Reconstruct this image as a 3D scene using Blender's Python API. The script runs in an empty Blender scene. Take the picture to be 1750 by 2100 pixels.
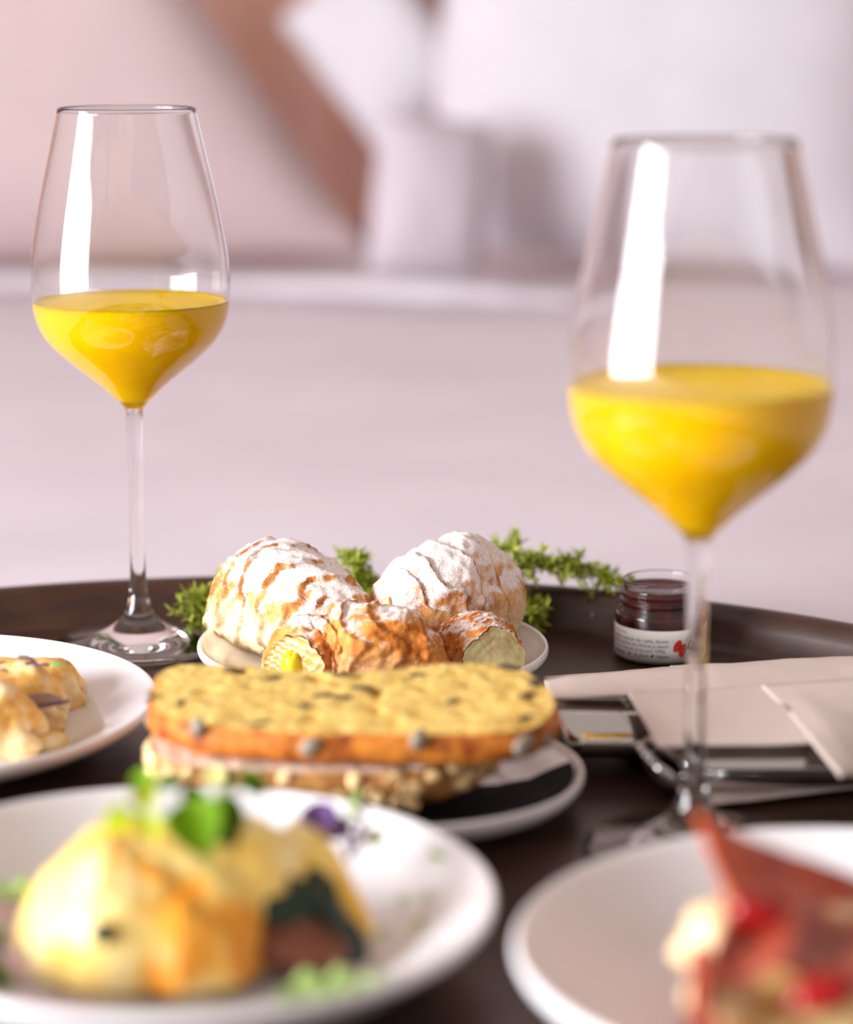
import bpy, math, random
import numpy as np
from mathutils import Vector, noise

# ------------------------------------------------------------------ camera
PITCH = math.radians(11.6)
EYE = 0.28                      # eye height above the tray floor (z = 0)
FPX = 85.0 / 36.0 * 2100.0      # focal length in pixels of the 1750x2100 frame
CP, SP = math.cos(PITCH), math.sin(PITCH)
scn = bpy.context.scene
COL = scn.collection
cam_d = bpy.data.cameras.new('camera')
cam_d.lens = 85.0
cam_d.sensor_width = 36.0
cam_d.sensor_fit = 'AUTO'
cam_d.clip_start = 0.05
cam_d.dof.use_dof = True
cam_d.dof.focus_distance = 1.01
cam_d.dof.aperture_fstop = 3.9
cam = bpy.data.objects.new('camera', cam_d)
cam.location = (0, 0, EYE)
cam.rotation_euler = (math.pi / 2 - PITCH, 0, 0)
COL.objects.link(cam)
scn.camera = cam

# ------------------------------------------------------------------ world, window light, exposure
world = bpy.data.worlds.new('world')
scn.world = world
world.use_nodes = True
bg = world.node_tree.nodes['Background']
bg.inputs[0].default_value = (1.0, 0.85, 0.79, 1)
bg.inputs[1].default_value = 0.46
WIN = dict(x=-2.3, y0=-1.35, y1=0.75, z0=-0.50, z1=1.25)
ld = bpy.data.lights.new('window_daylight', 'AREA')
ld.shape = 'RECTANGLE'
ld.size = WIN['z1'] - WIN['z0']
ld.size_y = WIN['y1'] - WIN['y0']
ld.energy = 290
ld.color = (0.95, 0.965, 1.0)
lo = bpy.data.objects.new('window_daylight', ld)
lo.location = (WIN['x'] - 0.10, (WIN['y0'] + WIN['y1']) / 2, (WIN['z0'] + WIN['z1']) / 2)
lo.rotation_euler = (0, math.radians(-90), 0)
COL.objects.link(lo)
vs = scn.view_settings
vs.view_transform = 'Standard'
vs.look = 'None'
vs.exposure = 0.30
vs.gamma = 1.0
vs.use_curve_mapping = False
cy = scn.cycles
cy.use_denoising = True
cy.max_bounces = 14
cy.transmission_bounces = 12
cy.glossy_bounces = 6
cy.diffuse_bounces = 4
cy.caustics_refractive = True
cy.caustics_reflective = True
cy.blur_glossy = 0.3
cy.sample_clamp_indirect = 8.0


# ------------------------------------------------------------------ helpers
def P(px, py, z):
    """point of the photograph on the level plane z"""
    u = (px - 875.0) / FPX
    v = (1050.0 - py) / FPX
    d = Vector((u, CP + v * SP, -SP + v * CP))
    t = (z - EYE) / d.z
    return Vector((0, 0, EYE)) + d * t


def Q(px, py, y):
    """point of the photograph on the upright plane at distance y"""
    u = (px - 875.0) / FPX
    v = (1050.0 - py) / FPX
    d = Vector((u, CP + v * SP, -SP + v * CP))
    return Vector((0, 0, EYE)) + d * (y / d.y)


def fbm(x, y, z, o=4, s=0.0):
    a, t, f = 0.5, 0.0, 1.0
    for _ in range(o):
        t += a * noise.noise(Vector((x * f + s, y * f - s, z * f + 1.7 * s)))
        a *= 0.5
        f *= 2.03
    return t


def catmull(pts, n):
    """n points along a Catmull-Rom curve through pts (tuples of any length)"""
    pts = [np.array(p, float) for p in pts]
    pts = [2 * pts[0] - pts[1]] + pts + [2 * pts[-1] - pts[-2]]
    m = len(pts) - 3
    out = []
    for k in range(n):
        t = k / (n - 1) * m
        i = min(int(t), m - 1)
        t -= i
        a, b, c, d = pts[i:i + 4]
        out.append(0.5 * (2 * b + (c - a) * t + (2 * a - 5 * b + 4 * c - d) * t * t + (3 * b - a - 3 * c + d) * t ** 3))
    return out


def mesh(name, verts, faces, smooth=True, attrs=None):
    me = bpy.data.meshes.new(name)
    me.from_pydata([tuple(v) for v in verts], [], faces)
    me.update()
    if smooth:
        me.polygons.foreach_set('use_smooth', [True] * len(me.polygons))
    for k, vals in (attrs or {}).items():
        a = me.attributes.new(k, 'FLOAT', 'POINT')
        a.data.foreach_set('value', [float(x) for x in vals])
    return me


def link(name, me, m, parent=None, loc=None):
    o = bpy.data.objects.new(name, me)
    COL.objects.link(o)
    if m is not None and me is not None:
        me.materials.clear()
        me.materials.append(m)
    if parent is not None:
        o.parent = parent
    if loc is not None:
        o.location = loc
    return o


def tag(o, label, cat, group=None, kind=None):
    o['label'] = label
    o['category'] = cat
    if group:
        o['group'] = group
    if kind:
        o['kind'] = kind
    return o


def thing(name, label, cat, loc=(0, 0, 0), group=None):
    o = bpy.data.objects.new(name, None)
    o.empty_display_size = 0.02
    o.location = loc
    COL.objects.link(o)
    return tag(o, label, cat, group)


def struct(o):
    o['kind'] = 'structure'
    return o


def solid(o, t, off=0.0):
    md = o.modifiers.new('solid', 'SOLIDIFY')
    md.thickness = t
    md.offset = off
    return o


def subsurf(o, lv=1):
    md = o.modifiers.new('subsurf', 'SUBSURF')
    md.levels = lv
    md.render_levels = lv
    return o


def bevel(o, w, seg=2):
    md = o.modifiers.new('bevel', 'BEVEL')
    md.width = w
    md.segments = seg
    return o


def grid(fn, nu, nv):
    """open grid of points fn(u, v)"""
    vs_, fs = [], []
    for i in range(nu + 1):
        for j in range(nv + 1):
            vs_.append(tuple(fn(i / nu, j / nv)))
    w = nv + 1
    for i in range(nu):
        for j in range(nv):
            a = i * w + j
            fs.append((a, a + w, a + w + 1, a + 1))
    return vs_, fs


def box(x0, x1, y0, y1, z0, z1):
    v = [(x0, y0, z0), (x1, y0, z0), (x1, y1, z0), (x0, y1, z0), (x0, y0, z1), (x1, y0, z1), (x1, y1, z1), (x0, y1, z1)]
    f = [(0, 3, 2, 1), (4, 5, 6, 7), (0, 1, 5, 4), (1, 2, 6, 5), (2, 3, 7, 6), (3, 0, 4, 7)]
    return v, f


def lathe(name, prof, n=96, c=(0, 0, 0), tilt=None):
    """surface of revolution of prof [(r, z)]; normals follow the whole profile"""
    vs_, fs = [], []
    rows = []
    for (r, z) in prof:
        if r < 1e-6:
            rows.append([len(vs_)])
            vs_.append((c[0], c[1], c[2] + z))
        else:
            row = []
            for k in range(n):
                a = 2 * math.pi * k / n
                row.append(len(vs_))
                vs_.append((c[0] + r * math.cos(a), c[1] + r * math.sin(a), c[2] + z))
            rows.append(row)
    for A, B in zip(rows[:-1], rows[1:]):
        for k in range(n):
            k2 = (k + 1) % n
            if len(A) == 1 and len(B) == 1:
                continue
            if len(A) == 1:
                fs.append((A[0], B[k], B[k2])[::-1])
            elif len(B) == 1:
                fs.append((A[k], A[k2], B[0]))
            else:
                fs.append((A[k], A[k2], B[k2], B[k]))
    return mesh(name, vs_, fs)


def tube(path, radii, n=10, cap=True):
    path = [Vector(p) for p in path]
    vs_, fs = [], []
    m = len(path)
    up = Vector((0.13, 0.31, 0.94)).normalized()
    for i, p in enumerate(path):
        t = (path[min(i + 1, m - 1)] - path[max(i - 1, 0)]).normalized()
        s = t.cross(up)
        if s.length < 1e-4:
            s = t.cross(Vector((1, 0, 0)))
        s.normalize()
        w = s.cross(t).normalized()
        r = radii[i] if hasattr(radii, '__len__') else radii
        for k in range(n):
            a = 2 * math.pi * k / n
            vs_.append(tuple(p + s * (r * math.cos(a)) + w * (r * math.sin(a))))
    for i in range(m - 1):
        for k in range(n):
            k2 = (k + 1) % n
            fs.append((i * n + k, i * n + k2, (i + 1) * n + k2, (i + 1) * n + k))
    if cap:
        fs.append(tuple(range(n))[::-1])
        fs.append(tuple((m - 1) * n + k for k in range(n)))
    return vs_, fs


def join(parts):
    V, F = [], []
    for v, f in parts:
        o = len(V)
        V += list(v)
        F += [tuple(i + o for i in q) for q in f]
    return V, F


def ellipsoid(c, rx, ry, rz, rot=(0, 0, 0), nu=8, nv=12, nz=0.0, seed=0):
    from mathutils import Euler
    R = Euler(rot).to_matrix()
    vs_, fs = [], []
    for i in range(nu + 1):
        a = math.pi * i / nu
        ks = 1 if i in (0, nu) else nv
        for k in range(ks):
            b = 2 * math.pi * k / nv
            d = Vector((math.sin(a) * math.cos(b), math.sin(a) * math.sin(b), math.cos(a)))
            q = 1 + nz * fbm(d.x * 1.6, d.y * 1.6, d.z * 1.6, 3, seed)
            p = R @ Vector((d.x * rx * q, d.y * ry * q, d.z * rz * q))
            vs_.append(tuple(Vector(c) + p))
    def idx(i, k):
        if i == 0:
            return 0
        if i == nu:
            return len(vs_) - 1
        return 1 + (i - 1) * nv + k % nv
    for i in range(nu):
        for k in range(nv):
            q = [idx(i, k), idx(i + 1, k), idx(i + 1, k + 1), idx(i, k + 1)]
            q2 = []
            for x in q:
                if x not in q2:
                    q2.append(x)
            if len(q2) > 2:
                fs.append(tuple(q2))
    return vs_, fs


# ------------------------------------------------------------------ materials
def lin(r, g, b):
    f = lambda c: (c / 255 / 12.92) if c / 255 <= 0.04045 else ((c / 255 + 0.055) / 1.055) ** 2.4
    return (f(r), f(g), f(b), 1.0)


class Mat:
    def __init__(s, name, base=(0.8, 0.8, 0.8, 1), rough=0.5, spec=0.5, metal=0.0, trans=0.0, ior=1.45, sss=0.0, sssr=(0.01, 0.006, 0.003), coat=0.0):
        s.m = bpy.data.materials.new(name)
        s.m.use_nodes = True
        s.nt = s.m.node_tree
        s.b = s.nt.nodes['Principled BSDF']
        i = s.b.inputs
        i['Base Color'].default_value = base
        i['Roughness'].default_value = rough
        i['Specular IOR Level'].default_value = spec
        i['Metallic'].default_value = metal
        i['Transmission Weight'].default_value = trans
        i['IOR'].default_value = ior
        i['Subsurface Weight'].default_value = sss
        i['Subsurface Radius'].default_value = sssr
        i['Subsurface Scale'].default_value = 1.0
        i['Coat Weight'].default_value = coat
        s._tc = None

    def n(s, t, **kw):
        x = s.nt.nodes.new(t)
        for k, v in kw.items():
            setattr(x, k, v)
        return x

    def l(s, a, b):
        s.nt.links.new(a, b)

    def tc(s, w='Object'):
        if s._tc is None:
            s._tc = s.n('ShaderNodeTexCoord')
        return s._tc.outputs[w]

    def noise(s, scale, detail=4, rough=0.55, vec=None, dist=0.0, stretch=None):
        x = s.n('ShaderNodeTexNoise')
        x.inputs['Scale'].default_value = scale
        x.inputs['Detail'].default_value = detail
        x.inputs['Roughness'].default_value = rough
        x.inputs['Distortion'].default_value = dist
        v = vec or s.tc()
        if stretch:
            mp = s.n('ShaderNodeMapping')
            mp.inputs['Scale'].default_value = stretch
            s.l(v, mp.inputs['Vector'])
            v = mp.outputs[0]
        s.l(v, x.inputs['Vector'])
        return x.outputs['Fac']

    def voro(s, scale, feature='F1', rnd=1.0, vec=None):
        x = s.n('ShaderNodeTexVoronoi', feature=feature)
        x.inputs['Scale'].default_value = scale
        x.inputs['Randomness'].default_value = rnd
        s.l(vec or s.tc(), x.inputs['Vector'])
        return x.outputs['Distance']

    def ramp(s, fac, stops, interp='LINEAR'):
        r = s.n('ShaderNodeValToRGB')
        r.color_ramp.interpolation = interp
        e = r.color_ramp.elements
        while len(e) < len(stops):
            e.new(0.5)
        for el, (p, c) in zip(e, stops):
            el.position = p
            el.color = c if hasattr(c, '__len__') else (c, c, c, 1)
        s.l(fac, r.inputs[0])
        return r.outputs[0]

    def mix(s, fac, a, b):
        x = s.n('ShaderNodeMix', data_type='RGBA')
        if isinstance(fac, (int, float)):
            x.inputs[0].default_value = fac
        else:
            s.l(fac, x.inputs[0])
        for v, sock in ((a, x.inputs[6]), (b, x.inputs[7])):
            if hasattr(v, 'is_linked') or hasattr(v, 'links'):
                s.l(v, sock)
            else:
                sock.default_value = v
        return x.outputs[2]

    def math(s, op, a, b=0.0, clamp=False):
        x = s.n('ShaderNodeMath', operation=op, use_clamp=clamp)
        for v, sock in ((a, x.inputs[0]), (b, x.inputs[1])):
            if hasattr(v, 'links'):
                s.l(v, sock)
            else:
                sock.default_value = v
        return x.outputs[0]

    def attr(s, name):
        x = s.n('ShaderNodeAttribute', attribute_name=name)
        return x.outputs['Fac']

    def normz(s):
        g = s.n('ShaderNodeNewGeometry')
        x = s.n('ShaderNodeSeparateXYZ')
        s.l(g.outputs['Normal'], x.inputs[0])
        return x.outputs['Z']

    def color(s, c):
        s.l(c, s.b.inputs['Base Color'])
        return s

    def rough(s, c):
        s.l(c, s.b.inputs['Roughness'])
        return s

    def bump(s, h, strength=0.3, dist=0.001):
        x = s.n('ShaderNodeBump')
        x.inputs['Strength'].default_value = strength
        x.inputs['Distance'].default_value = dist
        s.l(h, x.inputs['Height'])
        s.l(x.outputs[0], s.b.inputs['Normal'])
        return s


def simple(name, c, rough=0.5, nscale=0, var=0.12, bump=0.0, **kw):
    M = Mat(name, c, rough, **kw)
    if nscale:
        f = M.noise(nscale, 5)
        d = tuple(x * (1 - var) for x in c[:3]) + (1,)
        u = tuple(min(1, x * (1 + var)) for x in c[:3]) + (1,)
        M.color(M.ramp(f, [(0.3, d), (0.7, u)]))
        if bump:
            M.bump(f, bump, 0.001)
    return M.m


GLASS = Mat('clear_glass', (1, 1, 1, 1), 0.0, trans=1.0, ior=1.5).m
JARGLASS = Mat('jar_glass', (0.97, 0.99, 0.98, 1), 0.01, trans=1.0, ior=1.5).m

M = Mat('orange_juice', lin(250, 196, 0), 0.25, spec=0.08)
M.color(M.ramp(M.noise(60, 4), [(0.3, lin(252, 200, 0)), (0.7, lin(255, 214, 2))]))
M.b.inputs['Subsurface Weight'].default_value = 0.0
M.b.inputs['Roughness'].default_value = 0.5
M.b.inputs['Specular IOR Level'].default_value = 0.03
JUICE = M.m

M = Mat('white_porcelain', lin(240, 238, 240), 0.12, coat=0.3)
M.color(M.ramp(M.noise(25, 3), [(0.3, lin(236, 233, 236)), (0.7, lin(242, 240, 242))]))
PORC = M.m

M = Mat('brown_tray', lin(62, 38, 30), 0.34)
f = M.noise(30, 5, stretch=(0.25, 4, 4))
M.color(M.ramp(f, [(0.3, lin(50, 30, 24)), (0.7, lin(72, 46, 36))]))
M.bump(M.noise(900, 2), 0.05, 0.0004)
M.rough(M.ramp(M.noise(14, 4), [(0.3, 0.30), (0.7, 0.42)]))
TRAY = M.m

M = Mat('white_sheet', lin(236, 228, 234), 0.85, spec=0.1)
f = M.noise(7, 4)
M.color(M.ramp(f, [(0.3, lin(224, 214, 223)), (0.7, lin(232, 223, 231))]))
M.bump(M.noise(600, 2), 0.1, 0.0005)
SHEET = M.m
PILLOW = simple('pillow_cotton', lin(212, 206, 213), 0.85, 9, 0.04, spec=0.1)
PINKP = simple('pink_cotton', lin(204, 184, 184), 0.85, 9, 0.04, spec=0.1)
TAN = simple('tan_throw', lin(250, 206, 190), 0.9, 12, 0.10, spec=0.1)
GREYP = simple('grey_cushion', lin(196, 186, 194), 0.85, 9, 0.06, spec=0.1)
BROWN = simple('dark_wood', lin(196, 150, 130), 0.5, 9, 0.2)
WALL = simple('wall_plaster', lin(226, 206, 204), 0.9, 5, 0.03, spec=0.1)
FLOORM = simple('wood_floor', lin(160, 112, 80), 0.4, 9, 0.2)
FRAME = simple('window_frame_white', lin(235, 235, 232), 0.4, 8, 0.03)
STEEL = Mat('polished_steel', (0.62, 0.60, 0.58, 1), 0.10, metal=1.0)
STEEL.rough(STEEL.ramp(STEEL.noise(40, 4, stretch=(0.1, 3, 3)), [(0.3, 0.06), (0.7, 0.14)]))
STEEL = STEEL.m

M = Mat('paper_napkin', lin(226, 212, 206), 0.9, spec=0.1)
w = M.n('ShaderNodeTexWave', wave_type='BANDS', bands_direction='DIAGONAL')
w.inputs['Scale'].default_value = 420
w.inputs['Distortion'].default_value = 1.5
w.inputs['Detail'].default_value = 2
M.l(M.tc(), w.inputs['Vector'])
M.color(M.mix(M.math('MULTIPLY', w.outputs['Fac'], 0.5), lin(212, 194, 186), lin(228, 212, 204)))
M.bump(w.outputs['Fac'], 0.5, 0.0006)
NAPKIN = M.m
BLACKN = simple('black_paper_napkin', lin(18, 16, 22), 0.75, 200, 0.3, 0.2, spec=0.12)


def pastry(name, dark, mid, light, sugar=1.0, sugar_lo=0.15):
    M = Mat(name, mid, 0.6, spec=0.3)
    n1 = M.noise(60, 6, 0.6)
    n2 = M.noise(420, 5, 0.65)
    crust = M.ramp(M.math('ADD', M.math('MULTIPLY', n1, 0.65), M.math('MULTIPLY', n2, 0.35)), [(0.36, dark), (0.47, mid), (0.62, light)])
    pale = M.ramp(n2, [(0.3, lin(238, 214, 164)), (0.7, lin(250, 236, 204))])
    c = M.mix(M.attr('pale'), crust, pale)
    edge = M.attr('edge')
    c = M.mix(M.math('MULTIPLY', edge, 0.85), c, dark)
    nz = M.normz()
    cov = M.math('ADD', nz, M.math('MULTIPLY', M.math('SUBTRACT', M.noise(75, 6, 0.7), 0.5), 2.4))
    cov = M.math('SUBTRACT', cov, M.math('MULTIPLY', edge, 0.9))
    mask = M.ramp(cov, [(sugar_lo, 0.0), (sugar_lo + 0.42, 1.0)])
    grain = M.ramp(M.noise(1500, 3, 0.7), [(0.36, 0.35), (0.56, 1.0)])
    mask = M.math('MULTIPLY', M.math('MULTIPLY', mask, grain), sugar)
    c = M.mix(mask, c, lin(250, 248, 250))
    M.color(c)
    M.bump(M.math('ADD', n2, M.math('MULTIPLY', n1, 0.8)), 0.45, 0.0016)
    return M.m


CROISS = pastry('croissant_crust', lin(138, 70, 28), lin(206, 136, 70), lin(236, 186, 118), 1.0, 0.20)
CROISS2 = pastry('croissant_crust_browned', lin(150, 72, 22), lin(208, 124, 48), lin(236, 168, 88), 0.95, 0.62)

M = Mat('croissant_crumb', lin(244, 216, 150), 0.7, spec=0.2)
w = M.n('ShaderNodeTexWave', wave_type='RINGS', rings_direction='X')
w.inputs['Scale'].default_value = 130
w.inputs['Distortion'].default_value = 3
M.l(M.tc(), w.inputs['Vector'])
M.color(M.mix(w.outputs['Fac'], lin(224, 164, 84), lin(250, 228, 178)))
M.bump(w.outputs['Fac'], 0.6, 0.002)
CRUMBC = M.m
CRUMBT = simple('torn_crumb', lin(255, 230, 172), 0.75, 160, 0.22, 0.7)
CUSTARD = simple('yellow_custard', lin(250, 214, 30), 0.35, 90, 0.12, 0.2)


# ------------------------------------------------------------------ the room
FZ = -0.60
v, f = box(-2.5, 2.6, -1.8, 3.5, FZ - 0.05, FZ)
struct(link('floor', mesh('floor', v, f, False), FLOORM))
v, f = box(-2.5, 2.6, 3.4, 3.5, FZ, 2.0)
struct(link('wall_back', mesh('wall_back', v, f, False), WALL))
X0, X1 = WIN['x'] - 0.10, WIN['x']
parts = [box(X0, X1, -1.8, WIN['y0'], FZ, 2.0), box(X0, X1, WIN['y1'], 3.4, FZ, 2.0),
         box(X0, X1, WIN['y0'], WIN['y1'], FZ, WIN['z0']), box(X0, X1, WIN['y0'], WIN['y1'], WIN['z1'], 2.0)]
v, f = join(parts)
struct(link('wall_left', mesh('wall_left', v, f, False), WALL))
win = bpy.data.objects.new('window_1', None)
win.location = (X1, (WIN['y0'] + WIN['y1']) / 2, WIN['z0'])
COL.objects.link(win)
struct(win)
ym = (WIN['y0'] + WIN['y1']) / 2
for nm, b in (('window_frame', (X1 - .06, X1 + .02, WIN['y0'], WIN['y0'] + .05, WIN['z0'], WIN['z1'])),
              ('window_frame', (X1 - .06, X1 + .02, WIN['y1'] - .05, WIN['y1'], WIN['z0'], WIN['z1'])),
              ('window_frame', (X1 - .06, X1 + .02, WIN['y0'] + .05, WIN['y1'] - .05, WIN['z1'] - .05, WIN['z1'])),
              ('window_frame', (X1 - .06, X1 + .02, WIN['y0'] + .05, WIN['y1'] - .05, WIN['z0'], WIN['z0'] + .05)),
              ('window_mullion', (X1 - .06, X1 + .02, ym - .03, ym + .03, WIN['z0'] + .05, WIN['z1'] - .05))):
    v, f = box(*b)
    c = Vector(win.location)
    v = [tuple(Vector(p) - c) for p in v]
    bevel(link(nm, mesh(nm, v, f, False), FRAME, win), 0.004)

# bed: mattress under a white sheet, pillows and a throw far behind the tray
bed = thing('bed', 'wide bed made up with a plain white sheet under the round brown tray', 'bed', (0, 1.2, FZ))
v, f = box(-1.55, 1.25, -1.0, 2.05, 0.0, 0.34)
bevel(link('bed_base', mesh('bed_base', v, f, False), BROWN, bed), 0.02)


def sheet_z(x, y):
    far = max(0.0, min(1.0, (y - 1.25) / 0.6))
    return -0.009 + far * (0.010 * fbm(x * 1.3, y * 2.2, 0.3, 3, 4.0) + 0.004 * fbm(x * 5, y * 5, 0.0, 2, 9.0))


def sheetfn(u, w_):
    x = -1.58 + 2.86 * u
    y = -1.0 + 4.26 * w_
    return (x, y - 1.2, sheet_z(x, y) - FZ)


v, f = grid(sheetfn, 60, 90)
n0 = len(v)
v2, f2 = box(-1.58, 1.28, -2.2, 2.06, 0.335, 0.572)
v, f = join([(v, f), (v2, f2)])
link('bed_sheet', mesh('bed_sheet', v, f, True), SHEET, bed)


def pillow(name, label, cat, c, sx, sy, sz, rot, m, seed, taper=0.0):
    vs_, fs = [], []
    def fn(u, w_, sgn):
        a, b = 2 * u - 1, 2 * w_ - 1
        e = max(0.0, (1 - abs(a) ** 3.0)) ** 0.6 * max(0.0, (1 - abs(b) ** 3.0)) ** 0.6
        k = 1 - 0.07 * (abs(a) * abs(b)) ** 2 + 0.06 * (abs(a) ** 4 * abs(b) ** 4)
        t = sz * (e + 0.10 * e * fbm(a * 1.7, b * 1.7, sgn, 3, seed))
        q = 1 - (taper * (b + 1) / 2 if a > 0 else 0.0)
        return (a * sx * k * q, sgn * t, b * sy * k)
    v1, f1 = grid(lambda u, w_: fn(u, w_, -1), 24, 24)
    v2, f2 = grid(lambda u, w_: fn(u, w_, 1), 24, 24)
    f2 = [q[::-1] for q in f2]
    v, f = join([(v1, f1), (v2, f2)])
    o = link(name, mesh(name, v, f), m)
    o.location = c
    o.rotation_euler = rot
    return tag(o, label, cat)


def drape(name, label, cat, corners, folds, amp, m, seed, t=0.006):
    """hanging cloth between four corner points (top left, top right, bottom right, bottom left)"""
    A, B, C, D = [Vector(q) for q in corners]
    base = (A + B + C + D) / 4
    def fn(u, w_):
        p = (A * (1 - u) + B * u) * (1 - w_) + (D * (1 - u) + C * u) * w_
        ph = u * folds * 2 * math.pi + 1.2 * fbm(u * 2, w_ * 1.2, 0, 2, seed)
        d = amp * math.sin(ph) * (0.6 + 0.4 * w_) + 0.4 * amp * fbm(u * 6, w_ * 3, 1, 3, seed)
        return p + Vector((0.25 * d, -d, 0)) - base
    v, f = grid(fn, 60, 30)
    o = link(name, mesh(name, v, f), m)
    o.location = base
    solid(o, t)
    return tag(o, label, cat)


YB = 2.72
v, f = box(-1.55, 1.25, 3.30, 3.38, FZ, 0.52)
o = link('headboard', mesh('headboard', v, f, False), BROWN)
bevel(o, 0.02)
tag(o, 'brown wooden headboard against the wall behind the pillows', 'headboard')
pillow('pillow', 'large white pillow leaning at the head of the bed beside the grey cushion', 'pillow',
       (0.272, YB + 0.06, 0.222), 0.260, 0.225, 0.085, (math.radians(-20), math.radians(3), math.radians(-5)), PILLOW, 3)
pillow('pillow', 'pale pink pillow slumped at the head of the bed behind the crepe plate', 'pillow',
       (-0.44, YB + 0.12, 0.262), 0.37, 0.265, 0.09, (math.radians(-18), 0, math.radians(4)), PINKP, 5, 0.92)
drape('throw_blanket', 'tan throw blanket hanging in folds between the two pillows', 'blanket',
      (Q(180, -260, YB + 0.42), Q(800, -260, YB + 0.42), (0.0, YB + 0.28, 0.02), (-0.50, YB + 0.28, 0.02)), 3.3, 0.022, TAN, 2.0, 0.012)
pillow('cushion', 'small grey-lilac cushion wedged beside the large white pillow', 'cushion',
       (0.004, YB - 0.155, 0.092), 0.062, 0.086, 0.036, (math.radians(-12), math.radians(8), math.radians(12)), GREYP, 8)
pillow('cushion', 'small white cushion standing above the grey-lilac cushion', 'cushion',
       Q(775, 95, YB + 0.17), 0.075, 0.10, 0.034, (math.radians(-15), math.radians(-38), 0), PILLOW, 12)


def duvet_fold(name, label, cs, m, seed):
    cs = catmull(cs, 60)
    V, F = [], []
    n = 24
    for i, (x, y, z, r) in enumerate(cs):
        for k in range(n):
            a = 2 * math.pi * k / n
            q = 1 + 0.5 * fbm(i * 0.16, math.cos(a), math.sin(a), 3, seed)
            zz = z + r * 0.75 * q * math.sin(a)
            V.append((x, y + 1.5 * r * q * math.cos(a), max(zz, 0.001)))
    for i in range(59):
        for k in range(n):
            k2 = (k + 1) % n
            F.append((i * n + k, (i + 1) * n + k, (i + 1) * n + k2, i * n + k2))
    F.append(tuple(range(n)))
    F.append(tuple(59 * n + k for k in range(n))[::-1])
    return tag(link(name, mesh(name, V, F), m), label, 'duvet')


duvet_fold('duvet', 'low rumpled white duvet edge lying before the pillows and cushions', [(-0.85, 2.53, .007, .010), (-0.55, 2.52, .008, .012), (-0.32, 2.52, .008, .012), (-0.18, 2.48, .008, .011), (-0.05, 2.42, .011, .014), (0.03, 2.40, .010, .013), (0.10, 2.38, .007, .009), (0.16, 2.38, .004, .005)], PILLOW, 3.0)

# ------------------------------------------------------------------ tray
TC = Vector((-0.064, 0.741, 0))
prof = [(0, 0), (0.2, 0), (0.355, 0), (0.3650, 0.0002), (0.3682, 0.0012), (0.3705, 0.0036), (0.3738, 0.0105), (0.3762, 0.0158),
        (0.3790, 0.0180), (0.3825, 0.0186), (0.3850, 0.0180), (0.3856, 0.0168), (0.3845, 0.0155), (0.3815, 0.0135), (0.3780, 0.0060), (0.3745, -0.0020), (0.3690, -0.0046), (0.360, -0.0052), (0, -0.0052)]
prof = [tuple(p) for p in prof]
o = link('serving_tray', lathe('serving_tray', prof[::1], 160), TRAY, None, TC)
tag(o, 'large round dark brown tray with a raised rim lying on the bed', 'tray')


# ------------------------------------------------------------------ plates
def plate(name, label, c, R, h, tilt=0.0, flat=0.62, lip=0.0032, group='white plates on the tray'):
    t = 0.0042
    pr = [(0, 0.0052), (flat * R * 0.5, 0.0052), (flat * R * 0.9, 0.0056), (flat * R, 0.0066), (0.74 * R, 0.0056 + 0.22 * (h - 0.006)), (0.86 * R, 0.006 + 0.55 * (h - 0.006)),
          (0.95 * R, h - 0.0022), (0.975 * R, h - 0.0005), (0.99 * R, h), (R, h - 0.0009), (R * 1.002, h - 0.0024), (0.99 * R, h - lip - 0.0012),
          (0.94 * R, h - lip - 0.0046), (0.86 * R, 0.002 + 0.50 * (h - 0.006)), (0.74 * R, 0.0022 + 0.12 * (h - 0.006)), (0.64 * R, 0.0018), (0.60 * R, 0.0002), (0.57 * R, 0.0002), (0.55 * R, 0.0016), (0.3 * R, 0.0018), (0, 0.0018)]
    pr = [tuple(p) for p in catmull(pr, 90)]
    pr = [(max(0.0, r), z) for r, z in pr]
    pr[0] = (0, pr[0][1])
    pr[-1] = (0, pr[-1][1])
    o = link(name, lathe(name, pr, 112), PORC, None, (c[0], c[1], 0.0003))
    if tilt:
        o.rotation_euler = (0, tilt, 0)
        o.location.z += 0.55 * R * abs(math.sin(tilt))
    return tag(o, label, 'plate', group)


PF = Vector((-0.0756, 0.678, 0)); RF = 0.0958
PR = Vector((0.1230, 0.632, 0)); RR = 0.0990
PL = Vector((-0.2080, 0.905, 0)); RL = 0.1030
PB = Vector((-0.0094, 0.834, 0)); RB = 0.0662
PC = Vector((-0.0229, 0.9995, 0)); RC = 0.0748
plate('dinner_plate', 'white plate carrying the eggs under yellow sauce', PF, RF, 0.027, math.radians(1.0))
plate('dinner_plate', 'white deep-rimmed plate carrying the ham toast', PR, RR, 0.028)
plate('dinner_plate', 'white plate carrying the folded crepes', PL, RL, 0.020)
plate('side_plate', 'small white plate under the bread slices and black napkin', PB, RB, 0.015)
plate('side_plate', 'small white plate under the sugared croissants', PC, RC, 0.018, math.radians(0.5))

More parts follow.
